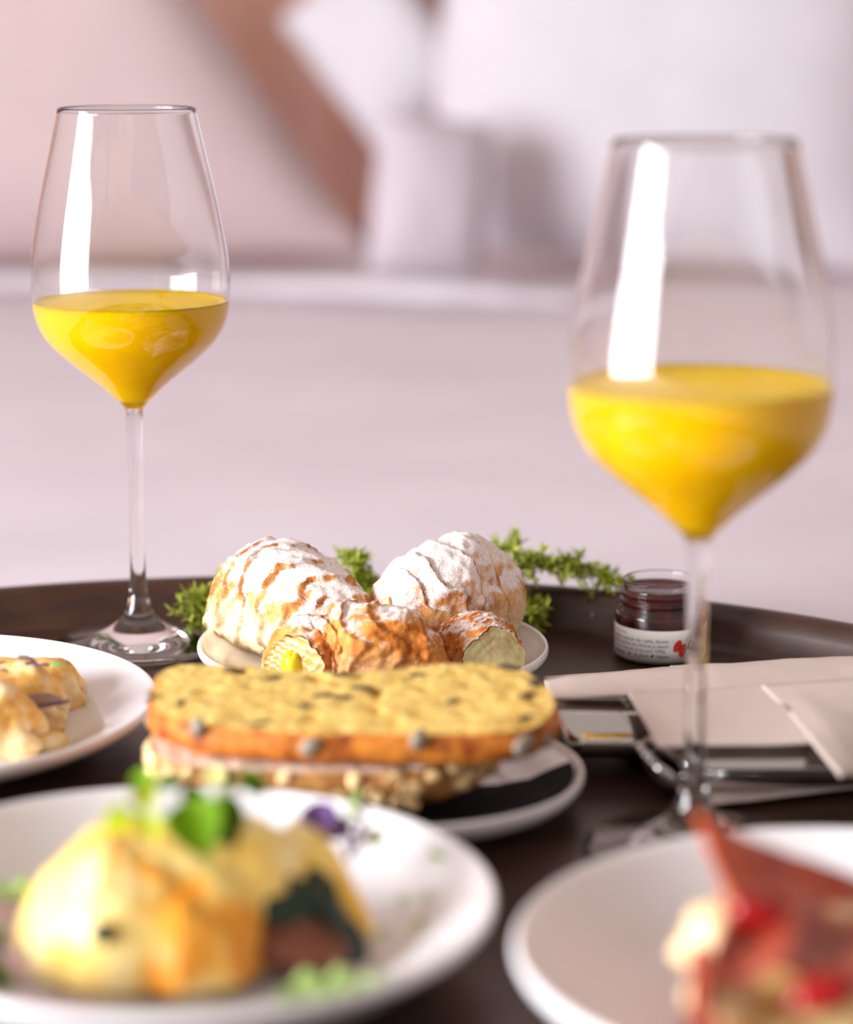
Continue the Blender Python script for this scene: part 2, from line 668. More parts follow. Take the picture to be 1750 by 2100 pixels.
# ------------------------------------------------------------------ wine glasses
OUT = [(0.0300, 0.2400), (0.0335, 0.2244), (0.0374, 0.2075), (0.0405, 0.1927), (0.0429, 0.1778), (0.0436, 0.1692), (0.0436, 0.1606), (0.0428, 0.1530),
       (0.0411, 0.1464), (0.0370, 0.1392), (0.0298, 0.1320), (0.0216, 0.1252), (0.0140, 0.1190), (0.0088, 0.1140), (0.0054, 0.1105), (0.0041, 0.1075),
       (0.0035, 0.0953), (0.0031, 0.0732), (0.0032, 0.0509), (0.0034, 0.0397), (0.0041, 0.0260), (0.0055, 0.0190), (0.0080, 0.0137), (0.0130, 0.0092), (0.0200, 0.0060), (0.0290, 0.0038), (0.0360, 0.0026), (0.0378, 0.0020)]
OUTS = [tuple(p) for p in catmull(OUT, 220)]
INN = [(r - 0.0011, z) for r, z in OUT[:9]] + [(0.0370 - 0.0013, 0.1392 + 0.0002), (0.0298 - 0.0014, 0.1320 + 0.0005), (0.0216 - 0.0012, 0.1252 + 0.0009), (0.0135, 0.1203), (0.0078, 0.1166), (0.0035, 0.1147), (0.0, 0.1142)]
INNS = [tuple(p) for p in catmull(INN, 120)]
INNS[-1] = (0.0, INNS[-1][1])


def radius_at(z):
    for (r0, z0), (r1, z1) in zip(INNS[:-1], INNS[1:]):
        if z1 <= z <= z0:
            t = (z - z1) / max(1e-9, z0 - z1)
            return r1 + (r0 - r1) * t
    return INNS[0][0]


def wine_glass(label, c, level, juice_label, tilt=(0, 0, 0)):
    g = thing('wine_glass', label, 'glass', (c[0], c[1], 0.0003), 'wine glasses of orange juice')
    g.rotation_euler = tilt
    zb, zf = 0.1085, 0.0165
    bowl_o = [p for p in OUTS if p[1] >= zb]
    kb = len(bowl_o)
    stem_o = [p for p in OUTS if zf <= p[1] < zb]
    ks = len(stem_o)
    stem_o = [bowl_o[-1]] + stem_o
    foot_o = [stem_o[-1]] + [p for p in OUTS if p[1] < zf]
    rim = [(0.0300 - 0.0002, 0.2406), (0.0300 - 0.00055, 0.2408), (0.0300 - 0.0009, 0.2406)]
    # profiles run so that the outward side faces out
    bowl = bowl_o[::-1] + rim + INNS
    foot = foot_o[::-1]
    foot = [(0, 0.0), (0.030, 0.0), (0.0365, 0.0002), (0.0377, 0.0009)] + foot
    stem = stem_o[::-1]
    link('bowl', lathe('bowl', bowl, 128), GLASS, g)
    link('stem', lathe('stem', stem, 64), GLASS, g)
    link('foot', lathe('foot', foot, 128), GLASS, g)
    # juice touches the wall: its skin lies a hair inside the glass
    jp = [(0.0, level), (radius_at(level) * 0.90, level), (radius_at(level) - 0.0012, level + 0.0002), (radius_at(level) + 0.0003, level + 0.0012)]
    jp += [(r + (0.0003 if r > 0.001 else 0), z - 0.0002) for r, z in INNS if z < level]
    jp[-1] = (0.0, jp[-1][1])
    j = link('orange_juice', lathe('orange_juice', jp[::-1], 128), JUICE, g)
    j['label'] = juice_label
    return g


GL = P(287, 1325, 0)
GR = P(1422, 1745, 0)
wine_glass('stemmed wine glass half full of orange juice beside the crepe plate', GL, 0.1560, 'opaque yellow orange juice')
wine_glass('stemmed wine glass of orange juice between the cutlery and the ham plate', GR, 0.1605, 'opaque yellow orange juice', (0, math.radians(-0.35), 0))

# ------------------------------------------------------------------ croissants
PLZ = 0.0072


def at(px, y, z):
    """world point at distance y and height z that shows in column px"""
    dep = y * CP - (z - EYE) * SP
    return Vector(((px - 875.0) / FPX * dep, y, z))


def croissant(name, label, ctrl, m, seed, nr, sq=0.95, amp=0.0030, cut=False, crumb=None, pale_k=1.0, group='sugared croissants'):
    """ctrl: (px, y, r) along the axis; lies on the plate; returns the thing"""
    pts = []
    for px, y, r in ctrl:
        p = at(px, y, PLZ + r * sq)
        pts.append((p.x, p.y, p.z, r))
    cs = catmull(pts, 170)
    base = Vector((sum(c[0] for c in cs) / 170, sum(c[1] for c in cs) / 170, PLZ))
    V, F, pale, edge = [], [], [], []
    N = 110
    M_ = len(cs)
    for i, c in enumerate(cs):
        s = i / (M_ - 1)
        p = Vector(c[:3])
        a, b = cs[max(0, i - 1)], cs[min(M_ - 1, i + 1)]
        t = Vector((b[0] - a[0], b[1] - a[1], 0)).normalized()
        side = Vector((t.y, -t.x, 0))
        R = max(0.0015, c[3])
        for k in range(N):
            th = 2 * math.pi * k / N
            ct, st = math.cos(th), math.sin(th)
            q = s * nr + 0.30 * math.sin(th + seed) + 1.5 * fbm(ct * 1.1, st * 1.1, s * 3.5, 3, seed)
            ph = q % 1.0
            saw = ph if ph < 0.88 else (1 - ph) / 0.12 * 0.88
            vis = min(1.0, R / 0.012)
            r = R * (1 + 0.24 * fbm(ct * 1.2 + s * 5, st * 1.2, s * 4, 3, seed)) + amp * vis * (saw - 0.45) * (0.45 + 1.1 * abs(fbm(ct * 2, st * 2, s * 6, 2, seed + 3)) * 2)
            r += 0.0016 * fbm(ct * 7, st * 7, s * 26, 3, seed + 5) + 0.0008 * fbm(ct * 22, st * 22, s * 70, 3, seed)
            w = p + side * (ct * r) + Vector((0, 0, 1)) * (st * r * sq)
            if w.z < PLZ:
                w.z = PLZ + 0.0002 * noise.noise(w * 300)
            V.append(tuple(w - base))
            low = max(0.0, min(1.0, (0.28 - st) / 0.55 + 0.8 * fbm(ct * 3, st * 3, s * 12, 3, seed + 2)))
            pale.append(low * pale_k)
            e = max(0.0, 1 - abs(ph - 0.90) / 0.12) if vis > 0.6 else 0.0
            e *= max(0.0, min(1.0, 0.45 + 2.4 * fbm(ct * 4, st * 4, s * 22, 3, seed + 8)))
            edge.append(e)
    for i in range(M_ - 1):
        for k in range(N):
            k2 = (k + 1) % N
            F.append((i * N + k, (i + 1) * N + k, (i + 1) * N + k2, i * N + k2))
    F.append(tuple((M_ - 1) * N + k for k in range(N))[::-1])
    if not cut:
        F.append(tuple(range(N)))
    th_ = thing(name, label, 'croissant', base, group)
    link('crust', mesh('crust', V, F, True, {'pale': pale, 'edge': edge}), m, th_)
    if cut:
        # torn end: crumb disc bulging out a little
        ring = [Vector(V[k]) for k in range(N)]
        c0 = sum(ring, Vector()) / N
        t0 = (Vector(cs[0][:3]) - Vector(cs[6][:3])).normalized()
        CV, CF = [], []
        K = 9
        for a in range(K + 1):
            f_ = 1 - a / K
            for k in range(N):
                p = c0 + (ring[k] - c0) * f_ + t0 * (0.0022 * (1 - f_ ** 2) + 0.0011 * math.sin(f_ * 26 + 2 * fbm(k * .2, f_, 0, 2)) * f_)
                CV.append(tuple(p))
        for a in range(K):
            for k in range(N):
                k2 = (k + 1) % N
                CF.append((a * N + k, a * N + k2, (a + 1) * N + k2, (a + 1) * N + k))
        link('cut_end', mesh('cut_end', CV, CF), crumb or CRUMBC, th_)
        return th_, c0, t0
    return th_


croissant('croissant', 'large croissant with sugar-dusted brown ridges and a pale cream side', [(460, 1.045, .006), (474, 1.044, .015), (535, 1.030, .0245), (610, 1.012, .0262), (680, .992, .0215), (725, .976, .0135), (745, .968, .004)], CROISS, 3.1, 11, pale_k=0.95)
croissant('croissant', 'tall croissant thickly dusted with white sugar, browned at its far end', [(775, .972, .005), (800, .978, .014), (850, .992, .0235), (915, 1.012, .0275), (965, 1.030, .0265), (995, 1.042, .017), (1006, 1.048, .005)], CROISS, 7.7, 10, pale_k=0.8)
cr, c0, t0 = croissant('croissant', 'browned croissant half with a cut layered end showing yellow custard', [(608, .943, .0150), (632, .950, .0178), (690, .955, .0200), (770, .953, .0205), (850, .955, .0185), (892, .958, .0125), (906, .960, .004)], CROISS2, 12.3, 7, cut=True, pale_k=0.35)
v, f = ellipsoid(c0 + t0 * 0.0012 + Vector((-0.001, -0.001, 0.0015)), 0.0036, 0.0046, 0.0075, (0, 0, 0.9), 10, 14, 0.5, 4)
link('custard', mesh('custard', v, f), CUSTARD, cr)
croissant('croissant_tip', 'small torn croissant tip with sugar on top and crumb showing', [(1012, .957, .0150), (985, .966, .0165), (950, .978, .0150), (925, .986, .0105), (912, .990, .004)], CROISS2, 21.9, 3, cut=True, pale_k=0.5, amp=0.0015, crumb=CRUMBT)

# ------------------------------------------------------------------ bread slices
def bread_mats(pref, c_lo, c_hi, hole, crust_lo, crust_hi):
    M = Mat(pref + '_crumb', c_hi, 0.85, spec=0.15)
    n = M.noise(260, 6, 0.65)
    base = M.ramp(n, [(0.35, c_lo), (0.62, c_hi)])
    vd = M.voro(190)
    c = M.mix(M.ramp(vd, [(0.10, 1.0), (0.22, 0.0)]), base, hole)
    c = M.mix(M.attr('pit'), c, hole)
    M.color(c)
    M.bump(M.math('ADD', n, M.math('MULTIPLY', vd, 0.8)), 0.7, 0.0018)
    K = Mat(pref + '_crust', crust_hi, 0.55, spec=0.3)
    n = K.noise(110, 6, 0.6)
    K.color(K.ramp(n, [(0.34, crust_lo), (0.60, crust_hi)]))
    K.bump(n, 0.6, 0.0015)
    return M.m, K.m


YCR, YCU = bread_mats('corn_bread', lin(240, 192, 86), lin(253, 226, 144), lin(212, 146, 46), lin(128, 54, 12), lin(212, 130, 48))
BCR, BCU = bread_mats('seed_bread', lin(214, 184, 158), lin(240, 222, 206), lin(176, 128, 100), lin(120, 68, 24), lin(192, 138, 76))
SEEDG = simple('pumpkin_seed', lin(132, 120, 104), 0.4, 300, 0.35)
SEEDD = simple('dark_seed', lin(92, 78, 50), 0.45, 300, 0.3)
OAT = simple('oat_flake', lin(236, 204, 148), 0.7, 300, 0.18)


def slice_(name, label, outline, z0, z1, crumb, crust, seed, lump=0.0006, rings=26):
    pts = [Vector((p.x, p.y, 0)) for p in outline]
    pts = [Vector((a[0], a[1], 0)) for a in catmull([(p.x, p.y) for p in pts + [pts[0]]], 121)][:-1]
    N = len(pts)
    c = sum(pts, Vector()) / N
    th = thing(name, label, 'bread', (c.x, c.y, z0))
    V, F, pit = [], [], []
    for a in range(rings + 1):
        f_ = 1 - a / rings
        for k in range(N):
            p = (pts[k] - c) * f_
            q = fbm((c.x + p.x) * 60, (c.y + p.y) * 60, 0, 4, seed)
            h = noise.noise(Vector((p.x * 130, p.y * 130, seed)))
            hole = max(0.0, h - 0.32) * 3.2 if f_ < 0.97 else 0.0
            z = (z1 - z0) + 0.0012 * q - 0.0030 * min(1, hole) + 0.0005 * fbm(p.x * 420, p.y * 420, 3, 2, seed)
            if f_ > 0.96:
                z -= 0.0006
            V.append((p.x, p.y, z))
            pit.append(min(1.0, hole))
    for a in range(rings):
        for k in range(N):
            k2 = (k + 1) % N
            F.append((a * N + k, a * N + k2, (a + 1) * N + k2, (a + 1) * N + k))
    top = list(V[:N])
    link('crumb', mesh('crumb', V, F, True, {'pit': pit}), crumb, th)
    V2, F2 = [], []
    rows = 9
    for a in range(rows + 1):
        t = a / rows
        for k in range(N):
            d = (pts[k] - c)
            dn = d.normalized()
            bul = 0.0022 * math.sin(math.pi * min(1, t * 1.0)) - 0.003 * max(0, t - 0.8) * 5
            n_ = lump * fbm(pts[k].x * 170, pts[k].y * 170, t * 3, 4, seed) * 3
            p = d + dn * (bul + (n_ if a > 0 else 0))
            V2.append((p.x, p.y, top[k][2] * (1 - t)))
    for a in range(rows):
        for k in range(N):
            k2 = (k + 1) % N
            F2.append((a * N + k, (a + 1) * N + k, (a + 1) * N + k2, a * N + k2))
    F2.append(tuple(rows * N + k for k in range(N)))
    link('crust', mesh('crust', V2, F2), crust, th)
    return th, pts, c


def lens_mesh(name, L, W, T):
    v, f = ellipsoid((0, 0, 0), L, W, T, (0, 0, 0), 6, 10)
    v = [(x, y * (1 - 0.25 * x / L), z) for x, y, z in v]
    return mesh(name, v, f)


def look(o, d, roll=0.0):
    o.rotation_mode = 'QUATERNION'
    from mathutils import Quaternion
    o.rotation_quaternion = Vector(d).to_track_quat('Z', 'Y') @ Quaternion((0, 0, 1), roll)


# lower, seeded slice
LOZ0, LOZ1 = 0.0165, 0.0305
lo_px = [(318, 1538), (345, 1556), (421, 1568), (520, 1576), (626, 1580), (730, 1580), (826, 1578), (920, 1562), (985, 1536), (1010, 1500), (990, 1460), (900, 1428), (760, 1412), (600, 1408), (470, 1418), (380, 1440), (330, 1480), (314, 1515)]
lob, lpts, lc = slice_('bread_slice', 'oat-crusted brown bread slice lying under the yellow slice', [P(a, b, LOZ1) for a, b in lo_px], LOZ0, LOZ1, BCR, BCU, 5.0, 0.0010)
random.seed(4)
oatm = lens_mesh('oat_flake', 0.0029, 0.0020, 0.0006)
oatm.materials.append(OAT)
front = [p for p in lpts if p.y < lc.y + 0.004 and p.x < 0.045]
for i in range(62):
    p = random.choice(front)
    d = (p - lc)
    dn = Vector((d.x * 0.35, d.y, 0)).normalized()
    t = random.uniform(0.1, 0.95)
    o = link('oat_flake', oatm, None, lob)
    o.location = d + dn * (0.0020 * math.sin(math.pi * t) + 0.0009) + Vector((0, 0, (LOZ1 - LOZ0) * t * 0.92 + 0.0006))
    look(o, dn + Vector((random.uniform(-.5, .5), random.uniform(-.3, .3), random.uniform(-.5, .6))), random.uniform(0, 6.28))
    s_ = random.uniform(0.7, 1.3)
    o.scale = (s_, s_, s_ * random.uniform(0.8, 1.6))

# upper, yellow slice
UPZ0, UPZ1 = 0.0315, 0.0435
up_px = [(318, 1420), (320, 1446), (360, 1470), (430, 1486), (530, 1494), (640, 1500), (760, 1501), (880, 1501), (1000, 1500), (1080, 1490), (1125, 1466), (1137, 1438), (1118, 1400), (1070, 1372), (1010, 1358), (930, 1358), (850, 1364), (760, 1374), (660, 1376), (560, 1370), (460, 1362), (380, 1358), (335, 1372), (318, 1396)]
upb, upts, uc = slice_('bread_slice', 'yellow corn bread slice with an orange crust and pumpkin seeds', [P(a, b, UPZ1) for a, b in up_px], UPZ0, UPZ1, YCR, YCU, 9.0, 0.0007)
pm = lens_mesh('pumpkin_seed', 0.0046, 0.0034, 0.0021)
pm.materials.append(SEEDG)
dm = lens_mesh('pumpkin_seed', 0.0050, 0.0019, 0.0009)
dm.materials.append(SEEDD)
for px, py, sc in [(408, 1474, 0.85), (648, 1527, 0.95), (845, 1512, 0.9), (1072, 1524, 1.05), (324, 1428, 0.7), (323, 1476, 0.7), (1110, 1516, 0.7)]:
    ray = P(px, py, UPZ0 + 0.006)
    best = min(upts, key=lambda p: abs(at(px, p.y, 0.037).x - p.x) + (10 if p.y > uc.y else 0))
    if px < 330:
        best = min(upts, key=lambda p: p.x + 0.3 * abs(p.y - uc.y))
    d = best - uc
    dn = d.normalized()
    dn = Vector((dn.x * 0.45, dn.y, 0)).normalized() if px > 330 else Vector((-1, -0.4, 0)).normalized()
    z = Q(px, py, best.y).z - UPZ0
    z = max(0.002, min(0.0115, z))
    o = link('pumpkin_seed', pm, None, upb)
    o.location = d + dn * 0.0024 + Vector((0, 0, z))
    look(o, dn + Vector((0, 0, 0.2)), random.uniform(0.6, 1.4))
    o.scale = (sc, sc, sc)
for px, py, a in [(483, 1376, 0.0), (660, 1427, 0.1), (700, 1432, -0.2), (740, 1414, 0.0), (752, 1414, 0.1), (626, 1452, 1.2), (855, 1385, 0.1), (1085, 1425, 0.5), (1098, 1400, 0.9), (1076, 1474, 0.7), (1045, 1368, -0.2), (560, 1390, 0.3), (930, 1440, 0.4), (370, 1440, 0.9), (530, 1486, 0.1), (700, 1385, 0.2)]:
    p = P(px, py, UPZ1)
    o = link('pumpkin_seed', dm, None, upb)
    o.location = Vector((p.x - uc.x, p.y - uc.y, UPZ1 - UPZ0 + 0.0001 + 0.0012 * fbm(p.x * 60, p.y * 60, 0, 4, 9.0)))
    o.rotation_euler = (random.uniform(-.3, .3), random.uniform(-.2, .2), a * 1.5)
    o.scale = (random.uniform(.7, 1.1), random.uniform(.8, 1.3), 1.2)

# black paper napkin on the bread plate
def plate_z(r, R, h, flat=0.62):
    pr = [(0, 0.0052), (flat * R * 0.9, 0.0056), (flat * R, 0.0066), (0.74 * R, 0.0056 + 0.22 * (h - 0.006)), (0.86 * R, 0.006 + 0.55 * (h - 0.006)), (0.95 * R, h - 0.0022), (0.99 * R, h), (R * 1.2, h)]
    for (a, za), (b, zb) in zip(pr[:-1], pr[1:]):
        if a <= r <= b:
            return za + (zb - za) * (r - a) / (b - a)
    return h


def napk(u, w_):
    a = math.radians(8 - 178 * u)
    r = RB * (0.02 + 0.925 * w_)
    z = plate_z(r, RB, 0.015) + 0.0011 + 0.0003 * fbm(r * 90 * math.cos(a), r * 90 * math.sin(a), 0, 2)
    if 0.78 < w_:
        z += 0.0006
    return (r * math.cos(a), r * math.sin(a), z)


v, f = grid(napk, 48, 16)
o = link('paper_napkin', mesh('paper_napkin', v, f), BLACKN, None, PB)
solid(o, 0.0005)
tag(o, 'black paper napkin folded on the small plate under the bread', 'napkin')
fl = bpy.data.objects.new('oat_flake', oatm.copy())
COL.objects.link(fl)
fl.location = P(867, 1637, 0.013)
fl.scale = (1.1, 1.1, 2.2)
fl.rotation_euler = (0.3, 0.1, 0.2)
tag(fl, 'loose oat flake fallen on the black napkin', 'oat flake')

# ------------------------------------------------------------------ jam jar
JC = Vector((0.1040, 1.0446, 0.0003))
JAM = Mat('strawberry_jam', lin(92, 10, 14), 0.2, spec=0.3)
JAM.color(JAM.ramp(JAM.noise(140, 5), [(0.35, lin(44, 3, 8)), (0.65, lin(92, 12, 12))]))
JAM = JAM.m
jar = thing('jam_jar', 'small open glass jar of dark red jam with a printed white label', 'jar', JC)
jo = [(0, 0.0012), (0.012, 0.0010), (0.0160, 0.0), (0.0182, 0.0), (0.0196, 0.0012), (0.0200, 0.0032), (0.0200, 0.0100), (0.0200, 0.0172), (0.0199, 0.0192), (0.0193, 0.0212), (0.0180, 0.0226), (0.0172, 0.0236), (0.0172, 0.0244),
      (0.0180, 0.0252), (0.0185, 0.0260), (0.0180, 0.0268), (0.0171, 0.0276), (0.0171, 0.0282), (0.0180, 0.0290), (0.0184, 0.0297), (0.0178, 0.0305), (0.0169, 0.0313), (0.0168, 0.0338), (0.0170, 0.0348), (0.0166, 0.0354), (0.0158, 0.0354), (0.0153, 0.0347),
      (0.0151, 0.0320), (0.0151, 0.0260), (0.0155, 0.0238), (0.0172, 0.0210), (0.0182, 0.0185), (0.0184, 0.0100), (0.0182, 0.0040), (0.0168, 0.0026), (0, 0.0024)]
jo = [(max(0, a), b) for a, b in [tuple(q) for q in catmull(jo, 210)]]
jo[0] = (0, jo[0][1]); jo[-1] = (0, jo[-1][1])
link('jar_glass', lathe('jar_glass', jo, 96), JARGLASS, jar)
LV = 0.0312
jj = [(0, 0.0023), (0.0165, 0.0025), (0.0183, 0.0038), (0.0186, 0.0100), (0.0184, 0.0186), (0.0174, 0.0211), (0.0157, 0.0239), (0.0153, 0.0260), (0.0153, LV), (0.0140, LV - 0.0006), (0, LV - 0.0010)]
link('jam', lathe('jam', jj, 80), JAM, jar)
LABELM = simple('label_paper', lin(240, 238, 234), 0.6, 40, 0.02)
LB0, LB1, LR = 0.0020, 0.0160, 0.02016
v, f = grid(lambda u, w_: (LR * math.sin(math.radians(-120 + 250 * u)), -LR * math.cos(math.radians(-120 + 250 * u)), LB0 + (LB1 - LB0) * w_), 90, 3)
lab = link('paper_label', mesh('paper_label', v, f), LABELM, jar)
solid(lab, 0.00008)
INKB = simple('blue_ink', lin(44, 74, 122), 0.6)
INKN = simple('navy_ink', lin(24, 30, 84), 0.6)
INKR = simple('red_ink', lin(214, 60, 52), 0.6)
INKG = simple('green_ink', lin(40, 150, 50), 0.6)
FRUIT = simple('printed_fruit', lin(206, 50, 40), 0.6, 500, 0.25)
JFACE = math.atan2(JC.x, JC.y)       # the camera's bearing from the jar


def wrap(px_ang, z, r):
    a = px_ang
    return (r * math.sin(a), -r * math.cos(a), z)


def print_text(body, a0, a1, z, size, m, name='print', shear=0.0):
    """lettering bent round the label between bearings a0 and a1 (degrees)"""
    cu = bpy.data.curves.new('t', 'FONT')
    cu.body = body
    cu.size = size
    cu.shear = shear
    cu.resolution_u = 2
    ob = bpy.data.objects.new('t', cu)
    COL.objects.link(ob)
    dg = bpy.context.evaluated_depsgraph_get()
    me = bpy.data.meshes.new_from_object(ob.evaluated_get(dg))
    bpy.data.objects.remove(ob)
    xs = [v.co.x for v in me.vertices]
    if not xs:
        return
    x0, x1 = min(xs), max(xs)
    for v in me.vertices:
        t = (v.co.x - x0) / max(1e-9, x1 - x0)
        a = math.radians(a0 + (a1 - a0) * t)
        v.co = wrap(a, z + v.co.y, LR + 0.00010)
    me.name = name
    return link(name, me, m, lab)


def blob_print(pts2, m, name, z_off=0.00010):
    """flat printed shape: outline given as (bearing deg, z)"""
    c = (sum(p[0] for p in pts2) / len(pts2), sum(p[1] for p in pts2) / len(pts2))
    V = [wrap(math.radians(c[0]), c[1], LR + z_off)] + [wrap(math.radians(a), z, LR + z_off) for a, z in pts2]
    F = [(0, i + 1, (i + 1) % len(pts2) + 1) for i in range(len(pts2))]
    return link(name, mesh(name, V, F), m, lab)


def oval(a, z, ra, rz, rot=0.0, n=20):
    out = []
    for k in range(n):
        t = 2 * math.pi * k / n
        x, y = ra * math.cos(t), rz * math.sin(t)
        xa = x * math.cos(rot) - y * math.sin(rot)
        ya = x * math.sin(rot) + y * math.cos(rot)
        out.append((a + math.degrees(xa / LR), z + ya))
    return out


print_text('Extra de fresa', -92, -46, 0.0134, 0.0017, INKR)
print_text('Fresa, azúcar, azúcar de caña, limón', -92, 11, 0.0108, 0.0021, INKB)
print_text('concentrado, pectina de cítricos y sauco', -92, 11, 0.0086, 0.0021, INKB)
print_text('Elaborado con 50g de fruta por 100g.', -92, 8, 0.0064, 0.0021, INKB)
print_text('Sin conservantes', -90, -47, 0.0041, 0.0021, INKN, shear=0.3)
print_text('Sin gluten', -34, -14, 0.0040, 0.0023, INKN, shear=0.3)
print_text('Vegano', -4, 12, 0.0040, 0.0023, INKN, shear=0.3)
for a in (-40.5, -9):
    blob_print(oval(a, 0.0047, 0.0011, 0.0006, 0.8), INKG, 'leaf_mark')
blob_print(oval(23, 0.0092, 0.0017, 0.0030, -0.5), FRUIT, 'fruit_print')
blob_print(oval(30, 0.0070, 0.0020, 0.0032, -0.25), FRUIT, 'fruit_print', 0.00014)
# round emblem with dark leaves, mostly behind the stem of the glass
EM, EZ, ER = 58, 0.0088, 0.0086
blob_print(oval(EM, EZ, ER, ER * 0.92, 0, 40), LABELM, 'emblem', 0.00018)
oa, ob_ = oval(EM, EZ, ER, ER * 0.92, 0, 48), oval(EM, EZ, ER * 0.97, ER * 0.89, 0, 48)
V = [wrap(math.radians(a), z, LR + 0.00022) for a, z in oa] + [wrap(math.radians(a), z, LR + 0.00022) for a, z in ob_]
F = [(i, (i + 1) % 48, 48 + (i + 1) % 48, 48 + i) for i in range(48)]
link('emblem_ring', mesh('emblem_ring', V, F), INKN, lab)
for k, (da, dz, rot) in enumerate([(-17, .0016, 0.9), (-14, .0036, 0.3), (-9, .0052, -0.4), (-19, -.0003, 1.3), (-12, .0012, 2.2), (-13, -.0012, 0.5)]):
    blob_print(oval(EM + da, EZ + dz, 0.0014, 0.0006, rot, 12), INKN, 'emblem_leaf', 0.00026)
blob_print(oval(EM - 4, EZ + 0.0018, 0.0026, 0.0024, 0, 20), INKN, 'emblem_flower', 0.00026)
print_text('Fresa', EM - 11, EM + 12, EZ - 0.0042, 0.0036, INKR)
print_text('extra', EM - 10, EM + 8, EZ - 0.0066, 0.0016, INKN)
lab.rotation_euler = (0, 0, -JFACE)

# ------------------------------------------------------------------ cutlery and light paper napkin
def patch(c, nu, nv, puff=0.0, wr=0.0008, seed=0.0):
    A, B, C, D = [Vector(q) for q in c]         # back left, back right, front right, front left
    def fn(u, w_):
        p = (A * (1 - u) + B * u) * (1 - w_) + (D * (1 - u) + C * u) * w_
        p.z += puff * math.sin(math.pi * w_) * min(1, 4 * u + .3) + wr * fbm(p.x * 40, p.y * 40, 0, 3, seed)
        return p
    return grid(fn, nu, nv)


nap = thing('paper_napkin', 'beige textured paper napkin folded round the cutlery beside the jam jar', 'napkin', (0.13, 0.92, 0.0))
NB = Vector((0.13, 0.92, 0.0))


def nap_part(name, c, puff, seed, t=0.0009, nu=30, nv=20):
    v, f = patch(c, nu, nv, puff, 0.0010, seed)
    v = [tuple(Vector(p) - NB) for p in v]
    o = link(name, mesh(name, v, f), NAPKIN, nap)
    solid(o, t)
    return o


nap_part('base_layer', (P(1120, 1400, .0030), P(1700, 1372, .0030), P(1940, 1594, .0036), P(1432, 1652, .0036)), 0.0012, 1.0)
nap_part('back_fold', (P(1113, 1388, .0060), P(1420, 1366, .0065), P(1440, 1420, .0280), P(1124, 1432, .0265)), 0.0025, 2.0)
nap_part('back_fold', (P(1374, 1367, .0075), P(1750, 1347, .0090), P(1850, 1402, .0300), P(1412, 1419, .0290)), 0.0025, 3.0)
nap_part('flap', (P(1288, 1424, .0285), P(1575, 1408, .0292), P(1672, 1524, .0260), P(1350, 1531, .0255)), 0.0012, 4.0, 0.0014)
nap_part('side_flap', (P(1562, 1407, .0302), P(1840, 1390, .0305), P(1960, 1574, .0120), P(1724, 1594, .0235)), 0.0028, 5.0, 0.0014)


def cutlery(name, label, y0, y1, z0, z1, pxl_back, pxl_front, pxr, beads, br, rim=None):
    yc, zc = (y0 + y1) / 2, (z0 + z1) / 2
    hy, hz = (y1 - y0) / 2, (z1 - z0) / 2
    xb = at(pxl_back, y1, zc).x
    xf = at(pxl_front, y0, zc).x
    xr = at(pxr, yc, zc).x
    base = Vector(((xb + xr) / 2, yc, z0))
    th = thing(name, label, 'cutlery', base)
    N = 40
    V, F = [], []
    secs = [(0.0, 0.80), (0.006, 0.93), (0.02, 1.0)] + [(0.02 + 0.98 * k / 16, 1.0 - 0.18 * (k / 16) ** 2) for k in range(1, 17)]
    for t, sc in secs:
        for k in range(N):
            a = 2 * math.pi * k / N
            ca, sa = math.cos(a), math.sin(a)
            yy = math.copysign(abs(ca) ** 1.0, ca) * hy * sc
            zz = math.copysign(abs(sa) ** 1.0, sa) * hz * sc
            q = (yy / hy + 1) / 2
            xl = xf + (xb - xf) * q
            V.append((xl + (xr - xl) * t - base.x, yy, zc + zz - z0))
    m_ = len(secs)
    for i in range(m_ - 1):
        for k in range(N):
            k2 = (k + 1) % N
            F.append((i * N + k, (i + 1) * N + k, (i + 1) * N + k2, i * N + k2))
    F.append(tuple(range(N)))
    F.append(tuple((m_ - 1) * N + k for k in range(N))[::-1])
    link('handle', mesh('handle', V, F), STEEL, th)
    v, f = ellipsoid((0, 0, 0), br, br, br)
    bm_ = mesh('bead', v, f)
    bm_.materials.append(STEEL)
    for px, py, z in beads:
        o = link('bead', bm_, None, th)
        o.location = P(px, py, z) - base
    if rim:
        v, f = tube([tuple(P(*q) - base) for q in rim], [0.0011, 0.0017, 0.0021, 0.0024], 12)
        link('end_rim', mesh('end_rim', v, f), STEEL, th)
    return th


cutlery('cutlery_handle', 'wide polished steel cutlery handle tucked under the napkin flap nearer the jam jar', 0.8640, 0.9080, 0.0044, 0.0236, 1090, 1165, 1600,
        [(1273, 1431, .0268), (1280, 1438, .0268), (1288, 1447, .0266)], 0.0006)
cutlery('cutlery_handle', 'polished steel cutlery handle with beaded edge behind the stem of the wine glass', 0.8290, 0.8560, 0.0050, 0.0240, 1306, 1402, 1790,
        [(1310, 1530, .0262), (1318, 1539, .0260), (1327, 1549, .0256), (1336, 1560, .0250)], 0.0014,
        [(1342, 1566, .0244), (1362, 1584, .0215), (1384, 1602, .0170), (1408, 1622, .0110)])

# ------------------------------------------------------------------ fern sprigs behind the croissants
FERN1 = simple('fern_green', lin(170, 184, 62), 0.55, 60, 0.35, sss=0.0)
FERN2 = simple('fern_stem', lin(126, 134, 60), 0.6, 60, 0.2)


